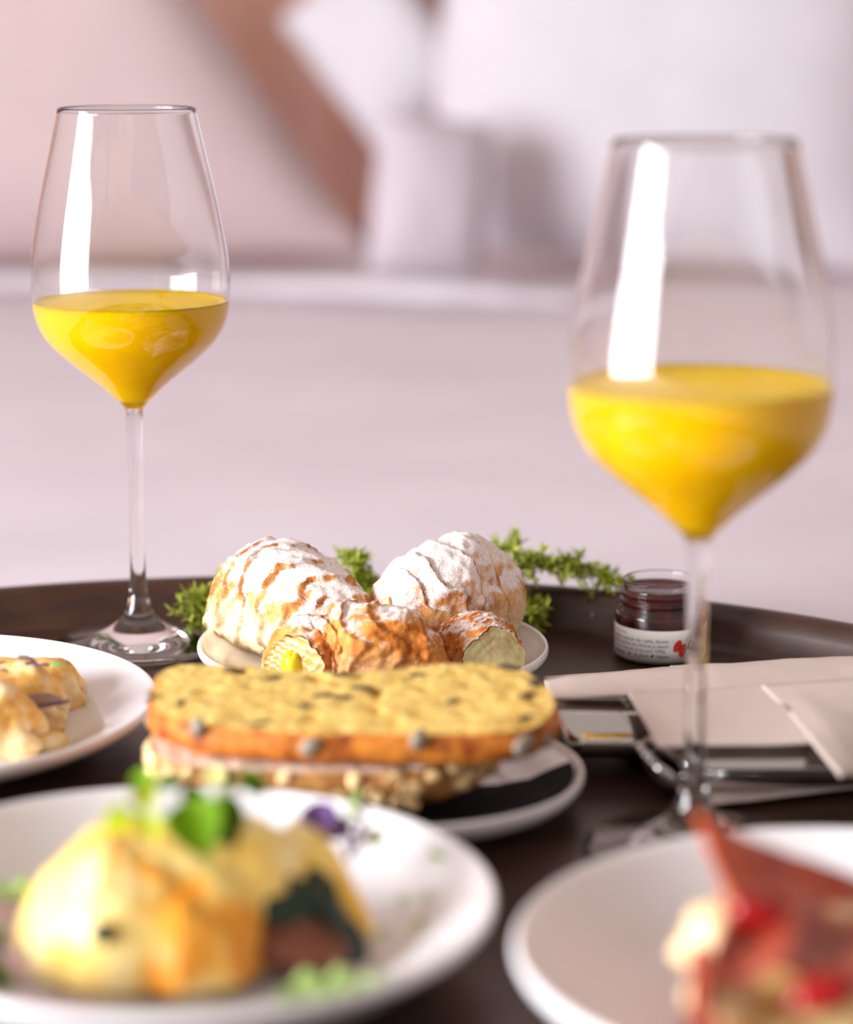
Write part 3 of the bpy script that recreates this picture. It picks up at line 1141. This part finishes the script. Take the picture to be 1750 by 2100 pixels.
def leaf_quad(p, d, n, L, W):
    s = d.cross(n)
    if s.length < 1e-5:
        s = Vector((1, 0, 0))
    s.normalize()
    u = s.cross(d).normalized()
    v = [p, p + d * (L * .35) + s * (W * .5) + u * (W * .12), p + d * (L * .35) - s * (W * .5) + u * (W * .12), p + d * (L * .75) + s * (W * .35) + u * W * .1, p + d * (L * .75) - s * (W * .35) + u * W * .1, p + d * L]
    f = [(0, 1, 2), (1, 3, 4, 2), (3, 5, 4)]
    return [tuple(q) for q in v], f


def sprig(label, pts, seed, nb, bl, up=0.4, droop=0.0):
    random.seed(seed)
    path = [Vector(q) for q in catmull([tuple(p) for p in pts], 40)]
    base = path[0].copy()
    th = thing('fern_sprig', label, 'greenery', base, 'green fern sprigs on the tray')
    stems = [tube([p - base for p in path], [0.0010 - 0.0007 * i / 39 for i in range(40)], 6)]
    lv = []
    for b in range(nb):
        i = int(2 + 37 * b / nb)
        p = path[i]
        t = (path[min(39, i + 1)] - path[i - 1]).normalized()
        sd = Vector((random.gauss(0, 1), random.gauss(0, 1) * 0.5, random.gauss(0, 1) * 0.6 + up))
        d = (t * 0.55 + sd.normalized()).normalized()
        L = bl * random.uniform(0.5, 1.15) * (1 - 0.45 * i / 40)
        bp = []
        for k in range(8):
            q = k / 7
            bp.append(p + d * (L * q) + Vector((0, 0, -droop * L * q * q)) + Vector((random.gauss(0, .0006), random.gauss(0, .0006), random.gauss(0, .0006))))
        stems.append(tube([x - base for x in bp], [0.0005 - 0.0003 * k / 7 for k in range(8)], 5))
        for k in range(1, 8):
            for _ in range(5):
                ld_ = (d * 0.6 + Vector((random.gauss(0, .7), random.gauss(0, .7), random.gauss(0, .7)))).normalized()
                nn = Vector((random.gauss(0, .5), random.gauss(0, .5), 1)).normalized()
                lv.append(leaf_quad(bp[k] - base, ld_, nn, random.uniform(.0030, .0062), random.uniform(.0009, .0018)))
    v, f = join(stems)
    link('stem', mesh('stem', v, f), FERN2, th)
    v, f = join(lv)
    o = link('leaves', mesh('leaves', v, f), FERN1, th)
    o['kind'] = 'stuff'
    return th


sprig('bushy fern sprig on the tray between wine glass and croissants', [at(485, 1.080, .006), at(450, 1.078, .014), at(420, 1.074, .013), at(396, 1.070, .006)], 3, 26, 0.017, 0.5)
sprig('fern sprig standing behind the gap between the two big croissants', [at(790, 1.085, .006), at(765, 1.090, .018), at(740, 1.092, .027), at(712, 1.095, .034)], 8, 22, 0.014, 0.3)
sprig('long fern sprig leaning over the tray rim toward the jam jar', [at(985, 1.080, .010), at(1040, 1.088, .026), at(1110, 1.094, .032), at(1190, 1.095, .030), at(1262, 1.092, .022)], 15, 52, 0.021, 0.0, 0.35)
sprig('thin wispy fern sprig rising above the tall sugared croissant', [at(975, 1.090, .012), at(1010, 1.098, .028), at(1035, 1.104, .035), at(1085, 1.112, .039)], 31, 9, 0.010, 0.2)
sprig('short dark fern sprig lying against the tray rim behind the croissant plate', [at(975, 1.078, .008), at(1020, 1.082, .016), at(1060, 1.084, .014), at(1095, 1.084, .006)], 22, 34, 0.017, 0.3)

# ------------------------------------------------------------------ folded crepes on the plate beside the wine glass
M = Mat('crepe_skin', lin(240, 206, 140), 0.5, spec=0.35)
n = M.noise(85, 6, 0.6)
M.color(M.ramp(n, [(0.32, lin(204, 134, 52)), (0.45, lin(236, 184, 96)), (0.60, lin(248, 226, 176))]))
M.bump(n, 0.5, 0.0015)
CREPE = M.m
MUSH = simple('mushroom', lin(150, 112, 92), 0.5, 200, 0.3, 0.2)
PURPLE = simple('purple_stem', lin(98, 62, 92), 0.5, 120, 0.25)
PLEAF = simple('purple_leaf', lin(92, 58, 112), 0.6, 90, 0.3)


def roll(name, label, cat, ctrl, m, seed, sq=0.85, fold=0.0012, n=40, zb=0.0068, group=None):
    pts = []
    for px, y, r in ctrl:
        p = at(px, y, zb + r * sq)
        pts.append((p.x, p.y, p.z, r))
    cs = catmull(pts, 60)
    base = Vector((sum(c[0] for c in cs) / 60, sum(c[1] for c in cs) / 60, zb))
    V, F = [], []
    for i, c in enumerate(cs):
        a, b = cs[max(0, i - 1)], cs[min(59, i + 1)]
        t = Vector((b[0] - a[0], b[1] - a[1], 0)).normalized()
        side = Vector((t.y, -t.x, 0))
        R = max(0.001, c[3])
        s = i / 59
        for k in range(n):
            th = 2 * math.pi * k / n
            ct, st = math.cos(th), math.sin(th)
            r = R * (1 + 0.22 * fbm(ct * 1.4 + s * 3, st * 1.4, s * 5, 3, seed)) + fold * math.sin(th * 3 + s * 9 + 3 * fbm(ct, st, s * 3, 2, seed))
            r += 0.0006 * fbm(ct * 8, st * 8, s * 30, 3, seed)
            p = Vector(c[:3]) + side * (ct * r) + Vector((0, 0, st * r * sq))
            p.z = max(p.z, zb)
            V.append(tuple(p - base))
    for i in range(59):
        for k in range(n):
            k2 = (k + 1) % n
            F.append((i * n + k, (i + 1) * n + k, (i + 1) * n + k2, i * n + k2))
    F.append(tuple(range(n)))
    F.append(tuple(59 * n + k for k in range(n))[::-1])
    o = link(name, mesh(name, V, F), m, None, base)
    return tag(o, label, cat, group)


roll('crepe', 'browned folded crepe at the back of the pile, its rounded end over the plate', 'crepe', [(166, .936, .002), (160, .936, .007), (130, .938, .0108), (40, .942, .0115), (-90, .945, .0115), (-160, .948, .005)], CREPE, 2.0, group='folded crepes')
roll('crepe', 'plump pale crepe in the middle of the pile, topped with mushroom', 'crepe', [(118, .906, .002), (112, .906, .008), (80, .909, .0140), (-10, .914, .0155), (-120, .918, .0145), (-190, .920, .006)], CREPE, 6.0, group='folded crepes')
roll('crepe', 'golden crepe at the front of the pile with a torn corner', 'crepe', [(62, .870, .002), (56, .870, .009), (25, .874, .0150), (-60, .880, .0165), (-150, .884, .0145), (-220, .886, .006)], CREPE, 9.0, group='folded crepes')
v, f = ellipsoid((0, 0, 0), 0.008, 0.006, 0.004, (0, 0, 0.3), 10, 14, 0.6, 3)
o = link('crepe_scrap', mesh('crepe_scrap', v, f), CREPE, None, at(100, .880, .0105))
tag(o, 'small torn scrap of crepe lying beside the crepe pile', 'crepe')
for px, py, y, rz, lab_ in [(18, 1376, .912, 0.1, 'brown mushroom slice lying flat on the crepe pile'), (88, 1440, .890, 0.9, 'dark mushroom slice tucked between two crepes')]:
    th = thing('mushroom_slice', lab_, 'mushroom', Q(px, py, y))
    V, F = grid(lambda u, w_: (0.009 * (2 * u - 1), 0.0045 * (2 * w_ - 1) * math.sqrt(max(0.05, 1 - (2 * u - 1) ** 2)), 0.0012 * math.sin(3 * u)), 10, 6)
    solid(link('cap', mesh('cap', V, F), MUSH, th), 0.0016)
    V, F = tube([(-0.009, -0.0046, 0.0009), (-0.003, -0.0052, 0.0014), (0.004, -0.005, 0.0014), (0.009, -0.004, 0.001)], 0.0008, 8)
    link('cap_edge', mesh('cap_edge', V, F), PURPLE, th)
    th.rotation_euler = (0.25, 0.1, rz)

# ------------------------------------------------------------------ leaves and micro greens
LEAFG = simple('leaf_green', lin(98, 136, 6), 0.6, 70, 0.3, spec=0.12)
LEAFD = simple('leaf_dark_green', lin(60, 92, 8), 0.6, 70, 0.35, spec=0.12)
LEAFY = simple('leaf_yellow_green', lin(180, 192, 20), 0.45, 70, 0.25)
LETT = simple('lettuce_pale', lin(176, 204, 120), 0.5, 70, 0.25)
SPIN = simple('spinach_dark', lin(26, 42, 26), 0.35, 90, 0.5, 0.3)
ONION = simple('red_onion', lin(226, 190, 206), 0.4, 80, 0.15)


def leaf_mesh(name, L, W, cup=0.2, droop=0.2, tip=1.3, seed=0.0, wav=0.0):
    def fn(u, w_):
        x = u
        hw = W * 0.5 * (math.sin(math.pi * x ** (1 / tip)) ** 0.8 + 0.03)
        b = 2 * w_ - 1
        y = b * hw
        z = cup * hw * b * b + cup * 0.3 * hw * abs(b) - droop * L * x * x + wav * math.sin(x * 14 + b * 3 + seed) * abs(b)
        return (x * L, y, z)
    v, f = grid(fn, 14, 8)
    return mesh(name, v, f)


def sprout(name, label, base, specs, stem_m, cat='micro greens'):
    """specs: (tip point, leaf length, leaf width, material, leaf azimuth, leaf pitch)"""
    base = Vector(base)
    th = thing(name, label, cat, base)
    for i, (tip, L, W, m, az, pt) in enumerate(specs):
        tip = Vector(tip) - base
        mid = tip * 0.5 + Vector((0.1 * tip.y, -0.1 * tip.x, 0.15 * tip.length))
        v, f = tube([tuple(q) for q in catmull([(0, 0, 0), tuple(mid), tuple(tip)], 12)], 0.0006, 6)
        link('stem', mesh('stem', v, f), stem_m, th)
        if L > 0:
            o = link('leaf', leaf_mesh('leaf', L, W, 0.35, 0.25, 1.2, i), m, th)
            solid(o, 0.0004)
            o.location = tip
            o.rotation_euler = (0.85 * math.cos(az), pt, az)
    return th


STEMG = simple('green_stem', lin(150, 170, 90), 0.5, 90, 0.15)
Ycr = 0.905
sprout('micro_green', 'thin purple and green sprout lying on the crepe pile', Q(80, 1366, Ycr), [(Q(36, 1347, Ycr), 0, 0, PURPLE, 0, 0), (Q(100, 1364, Ycr), 0.006, 0.0028, LETT, 0.1, -0.1), (Q(52, 1362, Ycr), 0, 0, PURPLE, 0, 0)], PURPLE)

# ------------------------------------------------------------------ eggs under yellow sauce
M = Mat('egg_sauce', lin(252, 222, 130), 0.3, spec=0.4, sss=0.15, sssr=(0.004, 0.003, 0.001))
n = M.noise(38, 5, 0.6, dist=0.6)
c = M.ramp(n, [(0.30, lin(255, 240, 188)), (0.48, lin(252, 222, 132)), (0.64, lin(246, 196, 74))])
sp = M.ramp(M.noise(55, 5, 0.6, dist=0.4, stretch=(1, 1, 0.8)), [(0.44, 0.0), (0.56, 1.0)])
c = M.mix(M.math('MULTIPLY', sp, M.ramp(M.attr('spice'), [(0.0, 0.12), (0.5, 1.0)])), c, lin(232, 152, 44))
M.color(c)
SAUCE = M.m
MUFFIN = simple('toasted_muffin', lin(182, 116, 66), 0.7, 120, 0.3, 0.5)
BACON = simple('bacon', lin(112, 60, 40), 0.45, 120, 0.4, 0.3)

EZ0 = 0.0086
EB = Vector((-0.0765, 0.6725, EZ0))
egg = thing('egg_toast', 'poached egg toast under yellow sauce with dark spinach on one side', 'food', EB)


def dome(c, rx, ry, H, seed, lob=0.16, p=2.4, drip=0.0, nr=26, na=72, spice=(0, 0)):
    V, F, S = [], [], []
    for i in range(nr + 1):
        r = i / nr
        for k in range(na):
            a = 2 * math.pi * k / na
            ca, sa = math.cos(a), math.sin(a)
            R = 1 + lob * fbm(ca * 1.5, sa * 1.5, seed, 3, seed)
            z = H * max(0.0, 1 - r ** p) ** (1 / 1.6)
            x, y = ca * rx * R * r, sa * ry * R * r
            z += 0.0095 * fbm(x * 48, y * 48, seed, 3, seed) * (1 - r ** 6) + drip * max(0, math.sin(5 * a + seed)) * (1 - r)
            V.append((c[0] + x, c[1] + y, c[2] + max(z, 0)))
            S.append(max(0.0, 1 - ((x - spice[0]) ** 2 + (y - spice[1]) ** 2) ** 0.5 / 0.036))
    for i in range(nr):
        for k in range(na):
            k2 = (k + 1) % na
            F.append((i * na + k, (i + 1) * na + k, (i + 1) * na + k2, i * na + k2))
    F.append(tuple(nr * na + k for k in range(na))[::-1])
    return V, F, S


v, f = ellipsoid((0.001, 0.002, 0.0085), 0.0370, 0.0310, 0.0080, (0, 0, 0), 12, 30, 0.15, 2)
v = [(p[0], p[1], max(p[2], 0.0006)) for p in v]
link('muffin', mesh('muffin', v, f), MUFFIN, egg)
v, f = ellipsoid((0.034, -0.008, 0.0080), 0.020, 0.013, 0.0075, (0, 0.1, -0.3), 12, 24, 0.4, 6)
v = [(p[0], p[1], max(p[2], 0.0006)) for p in v]
link('bacon', mesh('bacon', v, f), BACON, egg)
V, F, S = dome((-0.006, -0.001, 0.003), 0.0400, 0.0350, 0.0340, 4.2, 0.24, 3.2, spice=(0.014, -0.016))
link('sauce', mesh('sauce', V, F, True, {'spice': S}), SAUCE, egg)
V, F, S = dome((0.0035, 0.003, 0.020), 0.0270, 0.0230, 0.0235, 2.9, 0.22, 2.0, spice=(0.008, -0.012))
link('sauce', mesh('sauce', V, F, True, {'spice': S}), SAUCE, egg)
V, F, S = dome((0.0080, -0.0230, 0.003), 0.0190, 0.0140, 0.0230, 6.1, 0.25, 2.0, spice=(0.000, 0.004))
link('sauce', mesh('sauce', V, F, True, {'spice': S}), SAUCE, egg)
V, F, S = dome((0.0225, 0.005, 0.004), 0.0235, 0.0200, 0.0350, 8.6, 0.24, 2.8, spice=(9, 9))
link('sauce', mesh('sauce', V, F, True, {'spice': S}), SAUCE, egg)
# dark spinach folds hanging out on the right
for k, (c, rx, ry, rz, rot) in enumerate([((0.0385, 0.003, 0.014), 0.0165, 0.012, 0.0115, (0.2, 0.65, -0.2)), ((0.0450, -0.002, 0.0085), 0.0150, 0.010, 0.0075, (0.1, 0.4, -0.5)), ((0.034, -0.006, 0.0150), 0.0100, 0.0075, 0.0080, (0, 0.3, 0)), ((-0.014, -0.0335, 0.0200), 0.0035, 0.0028, 0.0032, (0, 0, 0))]):
    v, f = ellipsoid(c, rx, ry, rz, rot, 16, 24, 0.7, 3 + k)
    v = [(p[0], p[1], max(p[2], 0.0006)) for p in v]
    link('spinach', mesh('spinach', v, f), SPIN, egg)
# tongue of sauce running down the far right side
cs = catmull([(0.0330, 0.012, 0.0310, .0085), (0.0430, 0.012, 0.0250, .0075), (0.0505, 0.010, 0.0150, .0055), (0.0560, 0.008, 0.0070, .0042), (0.0600, 0.007, 0.0026, .0022)], 24)
v, f = tube([c[:3] for c in cs], [c[3] for c in cs], 14)
link('sauce_drip', mesh('sauce_drip', v, f, True, {'spice': [0.0] * len(v)}), SAUCE, egg)

# garnish on the eggs
YE = 0.672
ZT = EZ0 + 0.043
sprout('basil_sprig', 'bright green basil leaves garnishing the sauced eggs', Q(395, 1672, YE - 0.003),
       [(Q(385, 1640, YE - .012), 0.0180, 0.0170, LEAFG, -1.15, 0.65), (Q(410, 1648, YE - .010), 0.0160, 0.0130, LEAFD, -0.75, 0.50), (Q(440, 1655, YE - .008), 0.0105, 0.0105, LEAFG, -0.45, 0.35), (Q(372, 1640, YE), 0.0090, 0.0070, LEAFD, 0.6, -0.2)], STEMG, 'herb')
sprout('micro_green', 'yellow-green curly sprout lying on the sauced eggs', Q(292, 1685, YE - 0.006),
       [(Q(272, 1672, YE - .014), 0.0095, 0.0085, LEAFY, 3.6, 0.25), (Q(300, 1672, YE - .014), 0.0095, 0.0080, LEAFY, -1.3, 0.5), (Q(290, 1660, YE - .010), 0.0090, 0.0080, LEAFY, 1.4, -0.7), (Q(318, 1612, YE), 0.0095, 0.0070, LEAFG, 2.6, -0.25), (Q(318, 1606, YE), 0.0090, 0.0060, LEAFG, 0.2, -0.1)], LEAFY)
sprout('micro_green', 'slim green sprout rising above the sauced eggs toward the bread', Q(425, 1680, YE),
       [(Q(455, 1605, YE + .012), 0.0085, 0.0050, LETT, 2.3, -0.3), (Q(485, 1598, YE + .014), 0.0100, 0.0065, LEAFG, 0.1, 0.1), (Q(500, 1608, YE + .013), 0.0080, 0.0045, LEAFD, -0.4, 0.2)], STEMG)

# salad on the left side of the same plate
random.seed(11)
FZ0 = 0.0085
for px, y, L, W, m, az, nm, lb, ct in [
        (60, .700, .020, .012, LETT, 2.4, 'lettuce_leaf', 'pale lettuce leaf curled behind the egg toast at the plate edge', 'lettuce'),
        (20, .668, .018, .010, LEAFG, 3.4, 'lettuce_leaf', 'green lettuce leaf among the onion strips left of the eggs', 'lettuce'),
        (92, .652, .014, .009, LEAFG, 1.9, 'lettuce_leaf', 'small green leaf pressed against the front of the sauce', 'lettuce'),
        (30, .632, .018, .012, LEAFD, 3.0, 'lettuce_leaf', 'dark green leaf lying at the front of the onion strips', 'lettuce'),
        (575, .622, .022, .015, LETT, 0.5, 'lettuce_leaf', 'pale crinkled lettuce leaf in front of the dark spinach', 'lettuce'),
        (640, .632, .020, .014, LETT, 0.1, 'lettuce_leaf', 'pale lettuce leaf lying to the right of the dark spinach', 'lettuce'),
        (620, .612, .016, .012, LEAFG, -0.2, 'lettuce_leaf', 'fresh green lettuce leaf at the front edge of the egg plate', 'lettuce')]:
    o = link(nm, leaf_mesh(nm, L, W, 0.5, 0.05, 1.1, px, 0.0016), m, None, at(px, y, 0.0115 + 0.004 * random.random()))
    o.rotation_euler = (random.uniform(-.2, .2), random.uniform(-.35, -.05), az)
    solid(o, 0.0005)
    tag(o, lb, ct)
ONL = ['pink onion strip beside the pale curled lettuce leaf at the back of the egg plate', 'pink onion strip at the outer rim behind the green lettuce leaf', 'pink onion strip leaning toward the back of the sauced egg',
       'pink onion strip crossing the green lettuce leaf left of the eggs', 'pink onion strip touching the side of the sauced egg', 'pink onion strip between the green and the dark green leaf',
       'pink onion strip next to the dark green leaf at the plate front', 'pink onion strip lying before the dark olive bit of the sauce', 'pink onion strip lying alone at the front foot of the sauce']
for k, (px, y, a) in enumerate([(20, .705, 0.5), (-20, .690, 0.2), (40, .680, 1.0), (10, .655, 0.3), (55, .660, 2.2), (-10, .640, 0.8), (60, .625, 0.1), (120, .618, 0.4), (180, .610, 0.1)]):
    c = at(px, y, 0.0105)
    pa = []
    R = 0.012 + 0.003 * (k % 3)
    for i in range(14):
        t = -0.9 + 1.8 * i / 13
        pa.append((R * math.sin(t) * math.cos(a) - R * (1 - math.cos(t)) * math.sin(a), R * math.sin(t) * math.sin(a) + R * (1 - math.cos(t)) * math.cos(a), 0.003 * math.cos(t * 1.4) + 0.0012 * (k % 2)))
    v, f = tube(pa, 0.0013, 8)
    o = link('onion_strip', mesh('onion_strip', v, f), ONION, None, c)
    tag(o, ONL[k], 'onion', 'onion strips in the salad')

# purple sprout on the back of the plate
YP = 0.722
sprout('micro_green', 'purple leaved sprout on the bare rim of the egg plate', Q(715, 1762, YP - 0.035),
       [(Q(722, 1712, YP - .008), 0.0160, 0.0085, PLEAF, 2.9, -0.25), (Q(662, 1705, YP - .010), 0.0120, 0.0115, PLEAF, 1.9, -0.75), (Q(655, 1702, YP - .010), 0.0095, 0.0070, PLEAF, 3.1, 0.1), (Q(728, 1650, YP + .006), 0.0060, 0.0030, LETT, 1.5, -0.8), (Q(745, 1720, YP - .012), 0.0075, 0.0050, LEAFY, 0.3, 0.0), (Q(715, 1690, YP - .004), 0.0045, 0.0030, LEAFY, 2.0, -0.5), (Q(735, 1672, YP), 0.0070, 0.0035, LETT, 2.2, -0.4), (Q(770, 1700, YP - .008), 0.0, 0.0, PURPLE, 0, 0)], PURPLE)
for k, (px, y) in enumerate([(815, .708), (870, .700), (905, .715), (800, .650), (830, .640), (850, .690), (760, .690)]):
    p = at(px, y, 0)
    r = math.hypot(p.x - PF.x, p.y - PF.y)
    z = plate_z(r, RF, 0.027) + 0.0010 - (p.x - PF.x) * math.tan(math.radians(1.0)) + 0.0010
    o = link('herb_flake', leaf_mesh('herb_flake', 0.0065, 0.0032, 0.2, 0.02), LETT, None, (p.x, p.y, z))
    o.rotation_euler = (0, -0.1, k * 1.1)
    solid(o, 0.0004)
    tag(o, 'tiny chopped green herb flake on the rim of the egg plate', 'herb', 'herb flakes on the egg plate')

# ------------------------------------------------------------------ ham toast
M = Mat('cured_ham', lin(172, 66, 36), 0.32, spec=0.5, sss=0.2, sssr=(0.004, 0.0015, 0.001))
n = M.noise(34, 5, 0.6, dist=1.0, stretch=(1, 2.2, 1))
M.color(M.ramp(n, [(0.34, lin(120, 30, 22)), (0.52, lin(158, 70, 50)), (0.64, lin(176, 104, 84)), (0.76, lin(226, 186, 160))]))
M.bump(n, 0.3, 0.001)
HAM = M.m
M = Mat('cured_ham_orange', lin(206, 98, 32), 0.32, spec=0.5, sss=0.2, sssr=(0.004, 0.002, 0.001))
n = M.noise(26, 5, 0.6, dist=0.8)
M.color(M.ramp(n, [(0.36, lin(150, 34, 12)), (0.55, lin(196, 84, 28)), (0.70, lin(220, 124, 50))]))
HAM2 = M.m
TOM = simple('tomato', lin(150, 14, 14), 0.25, 60, 0.25)
CHEESE = simple('soft_cheese', lin(232, 202, 154), 0.4, 50, 0.08)
TOAST = simple('toast_crumb', lin(240, 208, 142), 0.8, 160, 0.2, 0.6)
TOASTC = simple('toast_crust', lin(184, 108, 56), 0.6, 120, 0.3, 0.5)

HZ = 0.0112
tp = [at(px, y, HZ + 0.016) for px, y in [(1432, .604), (1474, .584), (1600, .574), (1740, .574), (1840, .592), (1860, .630), (1780, .664), (1640, .672), (1500, .660), (1440, .635)]]
toast, tpts, tcn = slice_('toast_slice', 'thick toasted bread slice under the ham on the deep-rimmed plate', tp, HZ, HZ + 0.016, TOAST, TOASTC, 3.3, 0.0008, 14)
toast['category'] = 'toast'


def lump(name, label, cat, c, rx, ry, rz, rot, m, seed, nz=0.4, group=None):
    v, f = ellipsoid((0, 0, 0), rx, ry, rz, rot, 14, 22, nz, seed)
    o = link(name, mesh(name, v, f), m, None, c)
    return tag(o, label, cat, group)


def ham(label, c, m, seed, wav, folds, t=0.0016):
    A, B, C, D = [Vector(q) for q in c]
    base = (A + B + C + D) / 4
    nrm = (B - A).cross(D - A).normalized()
    def fn(u, w_):
        p = (A * (1 - u) + B * u) * (1 - w_) + (D * (1 - u) + C * u) * w_
        d = wav * math.sin(folds * math.pi * u + 2.5 * fbm(u * 2, w_ * 2, 0, 2, seed)) + wav * 0.8 * fbm(u * 5, w_ * 4, 2, 3, seed)
        e = 0.0018 * fbm(u * 5, w_ * 5, 5, 2, seed)
        return p + nrm * d + (D - A).normalized() * e * (1 if w_ > .5 else -1) - base
    v, f = grid(fn, 44, 26)
    o = link('ham_slice', mesh('ham_slice', v, f), m, None, base)
    solid(o, t)
    return tag(o, label, 'ham')


lump('cheese_piece', 'soft pale cheese mound on the toast under the highest ham fold', 'cheese', at(1500, .622, .0330), .015, .013, .0115, (0, 0, .3), CHEESE, 2)
lump('cheese_piece', 'creamy cheese piece at the near corner of the ham toast', 'cheese', at(1478, .592, .0300), .0095, .009, .0075, (0, 0, .3), CHEESE, 5)
lump('cheese_piece', 'wide cheese piece in the middle of the toast beneath the ham', 'cheese', at(1680, .622, .0330), .020, .015, .0115, (0, 0, 0), CHEESE, 8)
lump('tomato_piece', 'red tomato piece peeping out below the folded ham', 'tomato', Q(1560, 1872, .604), .0095, .006, .0052, (0, 0.25, .2), TOM, 3, 0.3)
lump('tomato_piece', 'glossy red tomato piece near the front edge of the toast', 'tomato', Q(1690, 2035, .574), .0095, .006, .0048, (0, -0.2, .2), TOM, 6, 0.3)
ham('orange-tinted ham slice rising to a peak beside the wine glass stem', (Q(1428, 1662, .634), Q(1800, 1835, .640), Q(1810, 1960, .606), Q(1500, 1838, .604)), HAM2, 1.0, 0.0016, 1.6)
ham('dark red ham slice draped across the front of the toast', (Q(1500, 1850, .609), Q(1810, 1880, .612), Q(1800, 2030, .574), Q(1450, 1985, .580)), HAM, 4.0, 0.0032, 3.2)
ham('folded ham strip hanging over the near left edge of the toast', (Q(1418, 1940, .600), Q(1455, 1950, .594), Q(1470, 2130, .566), Q(1412, 2120, .572)), HAM, 7.0, 0.0016, 2.0)
